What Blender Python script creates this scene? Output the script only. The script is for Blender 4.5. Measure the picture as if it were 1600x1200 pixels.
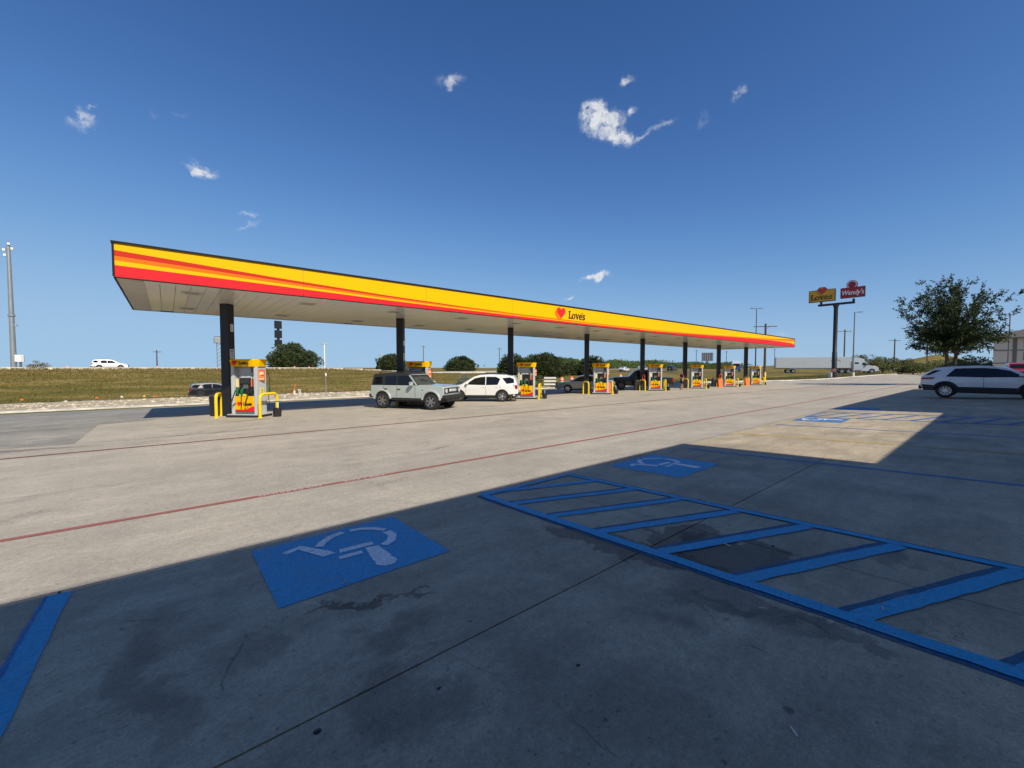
import bpy, bmesh, math, random
from mathutils import Vector, Matrix, Euler, noise
R = math.radians
rnd = random.Random(7)
S = bpy.context.scene
for o in list(bpy.data.objects): bpy.data.objects.remove(o)

# ------------------------------------------------------------ camera
# world: X runs along the fuel canopy, Y runs from the store towards the highway
YAW = math.atan2(768, 643); PITCH = math.atan(25/643)
cd = bpy.data.cameras.new('camera'); cam = bpy.data.objects.new('camera', cd)
S.collection.objects.link(cam)
cam.location = (0, 0, 1.6)
cam.rotation_euler = (R(90)-PITCH, 0, YAW-R(90))
cd.sensor_width = 36; cd.lens = 36*643/1600; cd.clip_start = 0.05; cd.clip_end = 9000
S.camera = cam
S.render.resolution_x = 1024; S.render.resolution_y = 768

# ------------------------------------------------------------ light
SUN_EL = 41.5
SUN_DIR = Vector((-.066, -1, 0)).normalized()*math.cos(R(SUN_EL)) + Vector((0, 0, math.sin(R(SUN_EL))))
sl = bpy.data.lights.new('sun', 'SUN'); sl.energy = 5.0; sl.angle = R(.53); sl.color = (1, .92, .76)
so = bpy.data.objects.new('sun', sl); S.collection.objects.link(so)
so.location = (0, -60, 80); so.rotation_euler = SUN_DIR.to_track_quat('Z', 'Y').to_euler()
W = bpy.data.worlds.new('World'); S.world = W; W.use_nodes = True
SKY_STRENGTH = .12
CLOUDS = [(58.24,33.84,1.56,0.69,-10,0.45),(35.07,33.02,0.94,0.51,-20,0.60),(38.06,29.75,2.85,1.72,20,1.00),(35.98,28.15,2.00,1.27,25,1.00),(39.32,30.79,1.43,0.97,0,0.90),(34.38,29.98,0.70,0.37,-10,0.50),(30.80,28.45,1.62,0.37,-20,0.45),(33.14,27.63,1.40,0.32,-10,0.40),(21.99,29.59,0.82,0.45,-25,0.60),(25.57,28.30,1.01,0.60,0,0.20),(86.56,20.62,1.29,0.54,5,0.90),(95.77,22.19,1.04,0.51,-5,0.50),(95.42,22.83,0.48,0.51,0,0.60),(94.66,23.51,0.33,0.21,0,0.40),(90.43,24.54,0.37,0.27,0,0.30),(88.61,25.21,0.78,0.27,0,0.25),(82.51,17.22,0.90,0.33,-10,0.30),(82.72,16.18,1.03,0.27,-20,0.40),(38.73,11.94,1.81,0.41,-2,0.95),(37.89,12.15,1.15,0.49,0,0.90),(42.41,9.55,0.68,0.25,0,0.50),(17.33,3.95,1.48,0.37,0,0.25)]
def build_world():
    nt = W.node_tree; N = nt.nodes; L = nt.links; N.clear()
    out = N.new('ShaderNodeOutputWorld'); bg = N.new('ShaderNodeBackground')
    sky = N.new('ShaderNodeTexSky'); sky.sky_type = 'NISHITA'; sky.sun_disc = False
    sky.sun_elevation = R(SUN_EL); sky.sun_rotation = math.atan2(SUN_DIR.x, SUN_DIR.y)
    sky.altitude = 250; sky.air_density = .7; sky.dust_density = 0; sky.ozone_density = 6
    tc = N.new('ShaderNodeTexCoord')
    nz = N.new('ShaderNodeTexNoise'); nz.inputs['Scale'].default_value = 26; nz.inputs['Detail'].default_value = 5; nz.inputs['Roughness'].default_value = .6
    L.new(tc.outputs['Generated'], nz.inputs['Vector'])
    sub = N.new('ShaderNodeVectorMath'); sub.operation = 'SUBTRACT'; sub.inputs[1].default_value = (.5,.5,.5); L.new(nz.outputs['Color'], sub.inputs[0])
    sc = N.new('ShaderNodeVectorMath'); sc.operation = 'SCALE'; sc.inputs['Scale'].default_value = .055; L.new(sub.outputs[0], sc.inputs[0])
    ad = N.new('ShaderNodeVectorMath'); ad.operation = 'ADD'; L.new(tc.outputs['Generated'], ad.inputs[0]); L.new(sc.outputs[0], ad.inputs[1])
    prev = None
    for az, el, a, b, rot, st in CLOUDS:
        a1, e1 = R(az), R(el)
        c = Vector((math.cos(e1)*math.cos(a1), math.cos(e1)*math.sin(a1), math.sin(e1)))
        ex = Vector((math.sin(a1), -math.cos(a1), 0)); ey = ex.cross(c)*-1
        if ey.z < 0: ey = -ey
        q = R(-rot); fx = ex*math.cos(q)+ey*math.sin(q); fy = -ex*math.sin(q)+ey*math.cos(q)
        fz = fx.cross(fy)
        m = Matrix((fx, fy, fz)).transposed()
        mp = N.new('ShaderNodeMapping'); mp.vector_type = 'TEXTURE'
        mp.inputs['Location'].default_value = c; mp.inputs['Rotation'].default_value = m.to_euler()
        mp.inputs['Scale'].default_value = (R(a)*(1.2 if a < 1.9 else .98), R(b)*(1.3 if a < 1.9 else 1.05), .3)
        L.new(ad.outputs[0], mp.inputs['Vector'])
        ln = N.new('ShaderNodeVectorMath'); ln.operation = 'LENGTH'; L.new(mp.outputs[0], ln.inputs[0])
        mr = N.new('ShaderNodeMapRange'); mr.inputs['From Min'].default_value = 1.15; mr.inputs['From Max'].default_value = .15
        mr.inputs['To Max'].default_value = st; L.new(ln.outputs['Value'], mr.inputs['Value'])
        if prev is None: prev = mr.outputs[0]
        else:
            mx = N.new('ShaderNodeMath'); mx.operation = 'MAXIMUM'; L.new(prev, mx.inputs[0]); L.new(mr.outputs[0], mx.inputs[1]); prev = mx.outputs[0]
    n2 = N.new('ShaderNodeTexNoise'); n2.inputs['Scale'].default_value = 48; n2.inputs['Detail'].default_value = 6; n2.inputs['Roughness'].default_value = .65
    L.new(ad.outputs[0], n2.inputs['Vector'])
    r2 = N.new('ShaderNodeMapRange'); r2.inputs['From Min'].default_value = .3; r2.inputs['From Max'].default_value = .7; r2.inputs['To Min'].default_value = .15; r2.inputs['To Max'].default_value = 1.45
    L.new(n2.outputs['Fac'], r2.inputs['Value'])
    mu = N.new('ShaderNodeMath'); mu.operation = 'MULTIPLY'; L.new(prev, mu.inputs[0]); L.new(r2.outputs[0], mu.inputs[1])
    sm = N.new('ShaderNodeMapRange'); sm.interpolation_type = 'SMOOTHSTEP'; sm.inputs['From Min'].default_value = .02; sm.inputs['From Max'].default_value = .75; sm.inputs['To Max'].default_value = .95
    L.new(mu.outputs[0], sm.inputs['Value'])
    # soft shoulder on the whole sky, per channel: x = k*c^p, x/sqrt(1+(x/c0)^2)
    sep = N.new('ShaderNodeSeparateColor'); com = N.new('ShaderNodeCombineColor'); L.new(sky.outputs[0], sep.inputs[0])
    for i, (kk, pw, c0) in enumerate(((3.4,1.5,.36),(2.2,1.3,.57),(2.25,1.3,.80))):
        def M_(op, a, b):
            q = N.new('ShaderNodeMath'); q.operation = op
            for j, v in enumerate((a, b)):
                if isinstance(v, (int, float)): q.inputs[j].default_value = v
                else: L.new(v, q.inputs[j])
            return q.outputs[0]
        x = M_('MULTIPLY', M_('POWER', M_('MULTIPLY', sep.outputs[i], SKY_STRENGTH), pw), kk)
        d = M_('MULTIPLY', x, 1/c0)
        den = M_('POWER', M_('ADD', M_('MULTIPLY', d, d), 1.0), .5)
        L.new(M_('MULTIPLY', M_('DIVIDE', x, den), 1/SKY_STRENGTH), com.inputs[i])
    mix = N.new('ShaderNodeMix'); mix.data_type = 'RGBA'
    L.new(sm.outputs[0], mix.inputs['Factor']); L.new(com.outputs[0], mix.inputs['A'])
    k = .82/SKY_STRENGTH; mix.inputs['B'].default_value = (k*.93, k*.96, k, 1)
    bg.inputs['Strength'].default_value = SKY_STRENGTH
    L.new(mix.outputs['Result'], bg.inputs['Color']); L.new(bg.outputs[0], out.inputs['Surface'])
build_world()
S.view_settings.view_transform = 'Standard'; S.view_settings.look = 'None'
S.view_settings.exposure = 0.0; S.view_settings.gamma = 1; S.view_settings.use_curve_mapping = False
S.render.engine = 'CYCLES'

# ------------------------------------------------------------ helpers
COL = S.collection
def sstep(t):
    t = max(0., min(1., t)); return t*t*(3-2*t)
def lerp_tab(tab, x):
    if x <= tab[0][0]: return tab[0][1]
    for (x0, y0), (x1, y1) in zip(tab, tab[1:]):
        if x <= x1: return y0+(y1-y0)*(x-x0)/(x1-x0)
    return tab[-1][1]

MATS = {}
def mat(name, col, rough=.6, metal=0., var=.08, scale=6., bump=0., bscale=40., spec=.5, coat=0., emit=None, trans=0.):
    """procedural material: two noise octaves modulate colour and roughness"""
    if name in MATS: return MATS[name]
    m = bpy.data.materials.new(name); m.use_nodes = True; nt = m.node_tree; N = nt.nodes; L = nt.links
    b = N['Principled BSDF']
    tc = N.new('ShaderNodeTexCoord'); nz = N.new('ShaderNodeTexNoise'); nz.inputs['Scale'].default_value = scale; nz.inputs['Detail'].default_value = 4
    L.new(tc.outputs['Object'], nz.inputs['Vector'])
    mx = N.new('ShaderNodeMix'); mx.data_type = 'RGBA'
    mx.inputs['A'].default_value = tuple(max(0, c*(1-var)) for c in col)+(1,)
    mx.inputs['B'].default_value = tuple(min(1, c*(1+var)) for c in col)+(1,)
    L.new(nz.outputs['Fac'], mx.inputs['Factor']); L.new(mx.outputs['Result'], b.inputs['Base Color'])
    mr = N.new('ShaderNodeMapRange'); mr.inputs['To Min'].default_value = max(0, rough-.06); mr.inputs['To Max'].default_value = min(1, rough+.06)
    L.new(nz.outputs['Fac'], mr.inputs['Value']); L.new(mr.outputs[0], b.inputs['Roughness'])
    b.inputs['Metallic'].default_value = metal; b.inputs['Specular IOR Level'].default_value = spec
    b.inputs['Coat Weight'].default_value = coat; b.inputs['Coat Roughness'].default_value = .05
    if trans: b.inputs['Transmission Weight'].default_value = trans
    if bump:
        n2 = N.new('ShaderNodeTexNoise'); n2.inputs['Scale'].default_value = bscale; n2.inputs['Detail'].default_value = 5; L.new(tc.outputs['Object'], n2.inputs['Vector'])
        bp = N.new('ShaderNodeBump'); bp.inputs['Strength'].default_value = bump; bp.inputs['Distance'].default_value = .02
        L.new(n2.outputs['Fac'], bp.inputs['Height']); L.new(bp.outputs[0], b.inputs['Normal'])
    MATS[name] = m; return m

class MB:
    """collects geometry; build() links it as ONE mesh object"""
    def __init__(s): s.v = []; s.f = []; s.m = []
    def add(s, vs, fs, mi=0):
        n = len(s.v); s.v += [tuple(p) for p in vs]; s.f += [tuple(i+n for i in f) for f in fs]; s.m += [mi]*len(fs); return s
    def box(s, c, d, rz=0., mi=0, taper=1.):
        x, y, z = (k/2 for k in d); ca, sa = math.cos(rz), math.sin(rz); vs = []
        for zz, t in ((-z, 1.), (z, taper)):
            for xx, yy in ((-x,-y),(x,-y),(x,y),(-x,y)):
                xx *= t; yy *= t; vs.append((c[0]+xx*ca-yy*sa, c[1]+xx*sa+yy*ca, c[2]+zz))
        return s.add(vs, [(3,2,1,0),(4,5,6,7),(0,1,5,4),(1,2,6,5),(2,3,7,6),(3,0,4,7)], mi)
    def tube(s, path, r, n=8, mi=0, caps=True):
        P = [Vector(p) for p in path]; rr = r if isinstance(r, (list, tuple)) else [r]*len(P)
        vs = []; fs = []; up = None
        for i, p in enumerate(P):
            t = (P[min(i+1, len(P)-1)]-P[max(i-1, 0)]).normalized()
            if up is None: up = Vector((0,0,1)) if abs(t.z) < .9 else Vector((1,0,0))
            a = t.cross(up); a = a.normalized() if a.length > 1e-6 else t.orthogonal().normalized()
            b = a.cross(t).normalized(); up = b
            for k in range(n):
                q = 2*math.pi*k/n; vs.append(p+a*(rr[i]*math.cos(q))+b*(rr[i]*math.sin(q)))
        for i in range(len(P)-1):
            for k in range(n): fs.append((i*n+k, i*n+(k+1)%n, (i+1)*n+(k+1)%n, (i+1)*n+k))
        if caps: fs += [tuple(range(n))[::-1], tuple((len(P)-1)*n+k for k in range(n))]
        return s.add(vs, fs, mi)
    def prism(s, poly, o, ax, ay, az, d, mi=0):
        """poly (u,v) in plane (ax, ay) at o, extruded by d along az"""
        o, ax, ay, az = Vector(o), Vector(ax), Vector(ay), Vector(az); n = len(poly)
        a = [o+ax*u+ay*v for u, v in poly]; b = [p+az*d for p in a]
        fs = [tuple(range(n)), tuple(range(2*n-1, n-1, -1))]+[(i, i+n, (i+1)%n+n, (i+1)%n) for i in range(n)]
        return s.add(a+b, fs, mi)
    def lathe(s, prof, o, axis='z', n=16, mi=0):
        vs = []; fs = []; m = len(prof); o = Vector(o)
        for k in range(n):
            q = 2*math.pi*k/n; c, sn = math.cos(q), math.sin(q)
            for r, h in prof:
                vs.append(o+(Vector((r*c, r*sn, h)) if axis == 'z' else Vector((r*c, h, r*sn)) if axis == 'y' else Vector((h, r*c, r*sn))))
        for k in range(n):
            for i in range(m-1): fs.append((k*m+i, ((k+1)%n)*m+i, ((k+1)%n)*m+i+1, k*m+i+1))
        return s.add(vs, fs, mi)
    def mesh(s, name, mats, smooth=False, fixn=True):
        me = bpy.data.meshes.new(name); me.from_pydata(s.v, [], s.f)
        for m in (mats if isinstance(mats, (list, tuple)) else [mats]): me.materials.append(m)
        if any(s.m): me.polygons.foreach_set('material_index', s.m)
        if fixn:
            bm = bmesh.new(); bm.from_mesh(me); bmesh.ops.recalc_face_normals(bm, faces=bm.faces); bm.to_mesh(me); bm.free()
        if smooth:
            me.polygons.foreach_set('use_smooth', [True]*len(me.polygons)); me.set_sharp_from_angle(angle=R(35))
        me.update(); return me
    def build(s, name, mats, parent=None, smooth=False, bevel=0., fixn=True):
        o = bpy.data.objects.new(name, s.mesh(name, mats, smooth, fixn)); COL.objects.link(o)
        if parent: o.parent = parent
        if bevel:
            bv = o.modifiers.new('bevel', 'BEVEL'); bv.width = bevel; bv.segments = 2; bv.limit_method = 'ANGLE'; bv.angle_limit = R(40)
        return o
def tag(o, label, cat, group=None, kind=None):
    if label: o['label'] = label
    if cat: o['category'] = cat
    if group: o['group'] = group
    if kind: o['kind'] = kind
    return o
def thing(name, label, cat, loc=(0,0,0), rz=0., group=None):
    o = bpy.data.objects.new(name, None); COL.objects.link(o); o.location = loc; o.rotation_euler = (0, 0, rz)
    o.empty_display_size = .3
    return tag(o, label, cat, group)
def struct(o): o['kind'] = 'structure'; return o
def children(o): return [c for c in bpy.data.objects if c.parent == o]
KIDS = {}
def copy_tree(o, parent=None):
    c = o.copy(); COL.objects.link(c); c.parent = parent
    for ch in KIDS.get(o.name) or children(o): copy_tree(ch, c)
    return c
def text_mesh(name, body, size, m, depth=.004, shear=0., bold=0., spacing=1.):
    cu = bpy.data.curves.new(name, 'FONT'); cu.body = body; cu.size = size; cu.extrude = depth/2; cu.shear = shear; cu.offset = bold
    cu.align_x = 'CENTER'; cu.align_y = 'CENTER'; cu.space_character = spacing; cu.resolution_u = 3
    t = bpy.data.objects.new(name, cu); COL.objects.link(t)
    me = bpy.data.meshes.new_from_object(t.evaluated_get(bpy.context.evaluated_depsgraph_get()))
    bpy.data.objects.remove(t); me.materials.clear(); me.materials.append(m); me.name = name
    return me
def put(name, me, parent=None, loc=(0,0,0), rot=(0,0,0), scale=(1,1,1)):
    o = bpy.data.objects.new(name, me); COL.objects.link(o); o.parent = parent; o.location = loc; o.rotation_euler = rot; o.scale = scale; return o
FRONT = (R(90), 0, 0)      # text facing -y

# ------------------------------------------------------------ ground heights
YB = [(-400,35),(44,35),(58,31.5),(66,28.8),(72.4,26.75),(77,24.9),(83,23.24),(92,22),(102,21.1),(116,20),(133,18.8),(150,17),(400,10)]
def yb(X): return lerp_tab(YB, X)
def g(X, Y):
    z = -.042*max(-6, min(9, Y)) - .005*max(0, min(20, Y-9))
    k = sstep((Y-9)/8)
    z -= .13*sstep((X-33)/20)*k
    z += .55*sstep((X-85)/60)*k
    z -= .035*max(0, min(14, Y-22.5))*(1-sstep((X-42)/28))
    return z
PL = [(0,0),(1.5,.05),(8.2,.06),(14,-.7),(19.5,-1.05),(31,-1.05),(63,2.28),(90,2.22),(115,1.6),(380,2.0),(2000,2.4),(6000,3)]
PR = [(0,0),(1.5,.08),(9,.2),(30,.28),(60,.6),(110,1.2),(380,1.9),(2000,2.4),(6000,3)]
def terr(X, Y):
    b = yb(X); dy = Y-b
    if dy <= 0:
        z = g(X, Y)
        if X > 150: z += min(1.2, (X-150)*.008)
    else:
        s = sstep((X-24)/40); base = g(X, b)
        z = base+lerp_tab(PL, dy)*(1-s)+lerp_tab(PR, dy)*s
        if dy > 6: z += .12*noise.noise((X*.06, Y*.06, 0))*min(1, (dy-6)/10)*(1 if dy < 66 else .3)
    d = math.hypot((X-850)/160, (Y-62)/45); z += 22*math.exp(-d*d*1.4)
    d = math.hypot((X-1000)/300, (Y-190)/70); z += 14*math.exp(-d*d)
    return z

# ------------------------------------------------------------ ground materials
def ellipse_mask(N, L, vec, x, y, a, b, rot, soft=.5):
    mp = N.new('ShaderNodeMapping'); mp.vector_type = 'TEXTURE'; mp.inputs['Location'].default_value = (x, y, 0)
    mp.inputs['Rotation'].default_value = (0, 0, rot); mp.inputs['Scale'].default_value = (a, b, 50); L.new(vec, mp.inputs['Vector'])
    ln = N.new('ShaderNodeVectorMath'); ln.operation = 'LENGTH'; L.new(mp.outputs[0], ln.inputs[0])
    mr = N.new('ShaderNodeMapRange'); mr.interpolation_type = 'SMOOTHSTEP'; mr.inputs['From Min'].default_value = 1.; mr.inputs['From Max'].default_value = 1-soft
    L.new(ln.outputs['Value'], mr.inputs['Value']); return mr.outputs[0]
def concrete(name, c0, c1, stains=(), streak=(.25, 5.), crack=.5, spot=1., bump=.25, joints=(), amp=1.):
    m = bpy.data.materials.new(name); m.use_nodes = True; nt = m.node_tree; N = nt.nodes; L = nt.links; bs = N['Principled BSDF']
    geo = N.new('ShaderNodeNewGeometry'); P = geo.outputs['Position']
    def nz(scale, det=4, rough=.55, vec=None, dist=0.):
        n = N.new('ShaderNodeTexNoise'); n.inputs['Scale'].default_value = scale; n.inputs['Detail'].default_value = det; n.inputs['Roughness'].default_value = rough
        n.inputs['Distortion'].default_value = dist
        L.new(vec or P, n.inputs['Vector']); return n
    def rng(src, a, b, c, d):
        r = N.new('ShaderNodeMapRange'); r.inputs['From Min'].default_value = a; r.inputs['From Max'].default_value = b; r.inputs['To Min'].default_value = c; r.inputs['To Max'].default_value = d
        L.new(src, r.inputs['Value']); return r.outputs[0]
    def mul(a, b):
        q = N.new('ShaderNodeMath'); q.operation = 'MULTIPLY'
        for i, s in enumerate((a, b)):
            if isinstance(s, float): q.inputs[i].default_value = s
            else: L.new(s, q.inputs[i])
        return q.outputs[0]
    base = N.new('ShaderNodeMix'); base.data_type = 'RGBA'; base.inputs['A'].default_value = c0+(1,); base.inputs['B'].default_value = c1+(1,)
    L.new(rng(nz(.22, 5, .6, None, .4).outputs['Fac'], .32, .68, 0, 1), base.inputs['Factor'])
    val = mul(rng(nz(1.6, 6, .68, None, .5).outputs['Fac'], .25, .75, 1-.26*amp, 1+.22*amp), rng(nz(.55, 4, .6, None, .8).outputs['Fac'], .3, .7, 1-.14*amp, 1+.1*amp))
    val = mul(val, rng(nz(13, 4, .7).outputs['Fac'], .25, .75, .86, 1.14))
    val = mul(val, rng(nz(95, 3, .7).outputs['Fac'], .25, .75, .72, 1.28))
    val = mul(val, rng(nz(34, 3, .7).outputs['Fac'], .3, .7, .88, 1.12))
    mp = N.new('ShaderNodeMapping'); mp.inputs['Scale'].default_value = (streak[0], streak[1], 1); L.new(P, mp.inputs['Vector'])
    val = mul(val, rng(nz(1., 6, .65, mp.outputs[0], .4).outputs['Fac'], .3, .7, 1-.20*amp, 1+.12*amp))
    # small dark spots (gum, oil drips) and pale chips
    for sc, thr, amt in ((1.3, .04, .35), (1.7, .06, .4), (4.5, .085, .45), (11., .13, .55), (23., .2, .62)):
        vo = N.new('ShaderNodeTexVoronoi'); vo.inputs['Scale'].default_value = sc; L.new(P, vo.inputs['Vector'])
        sp = rng(vo.outputs['Distance'], thr*.55, thr, 1, 0)
        sx = N.new('ShaderNodeSeparateColor'); L.new(vo.outputs['Color'], sx.inputs[0])
        sel = rng(sx.outputs[0], .55, .56, 0, 1)
        val = mul(val, rng(mul(sp, sel), 0, 1, 1, 1-(1-amt)*spot))
    warp = N.new('ShaderNodeVectorMath'); warp.operation = 'ADD'; L.new(P, warp.inputs[0])
    wn = nz(2.2, 5, .65); ws = N.new('ShaderNodeVectorMath'); ws.operation = 'SUBTRACT'; ws.inputs[1].default_value = (.5,.5,.5); L.new(wn.outputs['Color'], ws.inputs[0])
    w2 = N.new('ShaderNodeVectorMath'); w2.operation = 'SCALE'; w2.inputs['Scale'].default_value = .9; L.new(ws.outputs[0], w2.inputs[0]); L.new(w2.outputs[0], warp.inputs[1])
    if crack:
        vo = N.new('ShaderNodeTexVoronoi'); vo.feature = 'DISTANCE_TO_EDGE'; vo.inputs['Scale'].default_value = .33; L.new(warp.outputs[0], vo.inputs['Vector'])
        ck = rng(vo.outputs['Distance'], .0, .0045, 1, 0)
        ck = mul(ck, rng(nz(.5, 2).outputs['Fac'], .52, .6, 0, 1))
        val = mul(val, rng(ck, 0, 1, 1, 1-crack))
    sp_ = N.new('ShaderNodeSeparateXYZ'); L.new(P, sp_.inputs[0])
    for ax, org, per, wd, amt in joints:
        a = N.new('ShaderNodeMath'); a.operation = 'SUBTRACT'; L.new(sp_.outputs[ax], a.inputs[0]); a.inputs[1].default_value = org
        pp = N.new('ShaderNodeMath'); pp.operation = 'PINGPONG'; L.new(a.outputs[0], pp.inputs[0]); pp.inputs[1].default_value = per/2
        val = mul(val, rng(pp.outputs[0], wd*.4, wd, amt, 1))
    for (x, y, a, b, rot, amt, soft) in stains:
        e = ellipse_mask(N, L, warp.outputs[0], x, y, a, b, rot, soft)
        val = mul(val, rng(e, 0, 1, 1, amt))
    hs = N.new('ShaderNodeMix'); hs.data_type = 'RGBA'; hs.blend_type = 'MULTIPLY'; hs.inputs['Factor'].default_value = 1
    cc = N.new('ShaderNodeCombineColor')
    for i in range(3): L.new(val, cc.inputs[i])
    L.new(base.outputs['Result'], hs.inputs['A']); L.new(cc.outputs[0], hs.inputs['B'])
    L.new(hs.outputs['Result'], bs.inputs['Base Color'])
    L.new(rng(val, .4, 1.2, .62, .92), bs.inputs['Roughness']); bs.inputs['Specular IOR Level'].default_value = .35
    bp = N.new('ShaderNodeBump'); bp.inputs['Strength'].default_value = bump; bp.inputs['Distance'].default_value = .01
    L.new(nz(60, 4, .7).outputs['Fac'], bp.inputs['Height']); L.new(bp.outputs[0], bs.inputs['Normal'])
    return m
STAINS = [(3.28,2.3,.22,1.0,.08,.45,.18),(3.72,1.55,.5,.5,.5,.36,.15),(3.95,2.05,.5,.28,-.3,.42,.18),(3.12,1.25,.3,.5,0,.66,.5),(3.0,.9,.25,.3,.3,.75,.5),
          (-.13,3.1,.2,1.3,0,.62,.8),(.85,1.95,.3,.5,.2,.6,.7),(1.05,2.5,.35,.25,0,.62,.7),(1.0,3.0,.34,.055,-.4,.36,.4),(1.4,2.8,.22,.04,-.45,.5,.4),(2.9,1.3,.14,.34,.5,.62,.4),(3.1,.7,.08,.3,.3,.6,.4),(.3,2.9,.25,.3,0,.75,.6),
          (4.75,.55,.35,.16,.2,.6,.6),(5.6,2.0,.6,1.2,0,.8,.9),(7.2,1.2,.5,1.4,0,.78,.9),(7.5,3,.3,.9,0,.82,.9),(10.5,.8,.5,1.2,0,.75,.9),(14,.8,.6,1.3,0,.75,.9),
          (1.6,1.3,.5,.9,0,.82,.9),(-2.3,2.4,.5,1.5,0,.78,.9),(18,1,.6,1.2,0,.75,.9),(2.46,1.33,.12,.2,0,.8,.6)]
M_APRON = concrete('apron_concrete', (.40,.328,.228), (.52,.43,.30), STAINS, (.5,3.), .45, .9)
DSTAINS = [(-6,15.8,5.4,.36,-.16,.55,.35),(.6,15.7,2.6,.12,.06,.62,.5),(2.4,18.7,1.2,.35,.2,.62,.8),(9.4,12,2.2,.12,.3,.82,.8),(4,10.6,3,.25,.15,.88,.9),(16,14,4,.2,.1,.85,.9),(22,17.6,2.2,.4,0,.78,.9),
           (30,10.5,4.5,.14,.0,.68,.6),(13,17.5,1.5,.5,0,.75,.9),(28,17.2,2,.5,0,.75,.9),(36,17,2.,.4,0,.75,.9),(44,16.5,2.5,.35,0,.72,.9),(60,12,5,.3,0,.7,.8),(5.1,8.9,.5,.1,.2,.7,.6),(-1.5,9.5,2.5,.2,.2,.85,.9)]
M_DRIVE = concrete('drive_concrete', (.40,.355,.29), (.47,.415,.335), DSTAINS, (.12,1.6), .45, .9, joints=((1,4.85,4.75,.012,.74),), amp=.55)
M_ASPH = concrete('weathered_asphalt', (.275,.255,.22), (.335,.31,.265), DSTAINS, (.1,1.2), .5, .5)
M_KERB = concrete('kerb_concrete', (.56,.52,.45), (.64,.6,.52), (), (1,1), 0, .3)
M_ROADA = concrete('road_asphalt', (.10,.10,.10), (.14,.135,.13), (), (.2,2), .3, .3)
M_JOINT = mat('joint_dirt', (.05,.045,.04), .95, var=.3, scale=20)

def vegetation_ground(name, cA, cB, cC, sc=.25):
    m = bpy.data.materials.new(name); m.use_nodes = True; nt = m.node_tree; N = nt.nodes; L = nt.links; bs = N['Principled BSDF']
    geo = N.new('ShaderNodeNewGeometry')
    def nz(scale, det=6, rough=.6, st=None):
        n = N.new('ShaderNodeTexNoise'); n.inputs['Scale'].default_value = scale; n.inputs['Detail'].default_value = det; n.inputs['Roughness'].default_value = rough
        if st:
            mp = N.new('ShaderNodeMapping'); mp.inputs['Scale'].default_value = st; L.new(geo.outputs['Position'], mp.inputs['Vector']); L.new(mp.outputs[0], n.inputs['Vector'])
        else: L.new(geo.outputs['Position'], n.inputs['Vector'])
        return n
    r = N.new('ShaderNodeValToRGB'); L.new(nz(sc, 7, .7, (.45,1.3,1)).outputs['Fac'], r.inputs[0])
    e = r.color_ramp.elements; e[0].position = .38; e[0].color = cA+(1,); e[1].position = .62; e[1].color = cC+(1,)
    k = r.color_ramp.elements.new(.5); k.color = cB+(1,)
    mr = N.new('ShaderNodeMapRange'); mr.inputs['From Min'].default_value = .25; mr.inputs['From Max'].default_value = .75; mr.inputs['To Min'].default_value = .55; mr.inputs['To Max'].default_value = 1.4
    L.new(nz(2.6, 8, .8).outputs['Fac'], mr.inputs['Value'])
    mx = N.new('ShaderNodeMix'); mx.data_type = 'RGBA'; mx.blend_type = 'MULTIPLY'; mx.inputs['Factor'].default_value = 1
    cc = N.new('ShaderNodeCombineColor'); [L.new(mr.outputs[0], cc.inputs[i]) for i in range(3)]
    L.new(r.outputs[0], mx.inputs['A']); L.new(cc.outputs[0], mx.inputs['B']); L.new(mx.outputs['Result'], bs.inputs['Base Color'])
    bs.inputs['Roughness'].default_value = .95; bs.inputs['Specular IOR Level'].default_value = .1
    bp = N.new('ShaderNodeBump'); bp.inputs['Strength'].default_value = .7; bp.inputs['Distance'].default_value = .15
    L.new(nz(3.5, 6, .8).outputs['Fac'], bp.inputs['Height']); L.new(bp.outputs[0], bs.inputs['Normal'])
    return m
M_GRASS = vegetation_ground('dry_mown_grass', (.125,.108,.024), (.185,.145,.036), (.31,.215,.075))
M_VERGE = vegetation_ground('green_verge_grass', (.05,.075,.02), (.085,.1,.03), (.14,.13,.05), .5)
M_GRAVEL = vegetation_ground('caliche_gravel', (.40,.325,.225), (.50,.41,.285), (.58,.485,.35), .8)

# ------------------------------------------------------------ terrain, lot, roads
def axis(lo, hi, step, far):
    a = [lo+i*step for i in range(int((hi-lo)/step)+1)]
    d = step; x = hi; up = []
    while x < far: d *= 1.18; x += d; up.append(x)
    d = step; x = lo; dn = []
    while x > -far: d *= 1.18; x -= d; dn.append(x)
    return dn[::-1]+a+up
def sheet(name, fx, fy, zf, m, smooth=True):
    mb = MB(); nx, ny = len(fx), len(fy)
    vs = [(x, y, zf(x, y)) for y in fy for x in fx]
    fs = [(j*nx+i, j*nx+i+1, (j+1)*nx+i+1, (j+1)*nx+i) for j in range(ny-1) for i in range(nx-1)]
    mb.add(vs, fs); o = mb.build(name, m, smooth=smooth, fixn=False); return struct(o)
XS = axis(-60, 160, 2.5, 6000); YS = axis(-40, 140, 2., 6000)
def terr_under(X, Y): return terr(X, Y)-(.35 if Y < yb(X)-1.0 and -85 < X < 155 and Y > -35 else .0)
terrain = sheet('terrain', XS, YS, terr_under, M_GRASS)
tag(terrain, 'mown dry grass embankment and open land', None)

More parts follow.
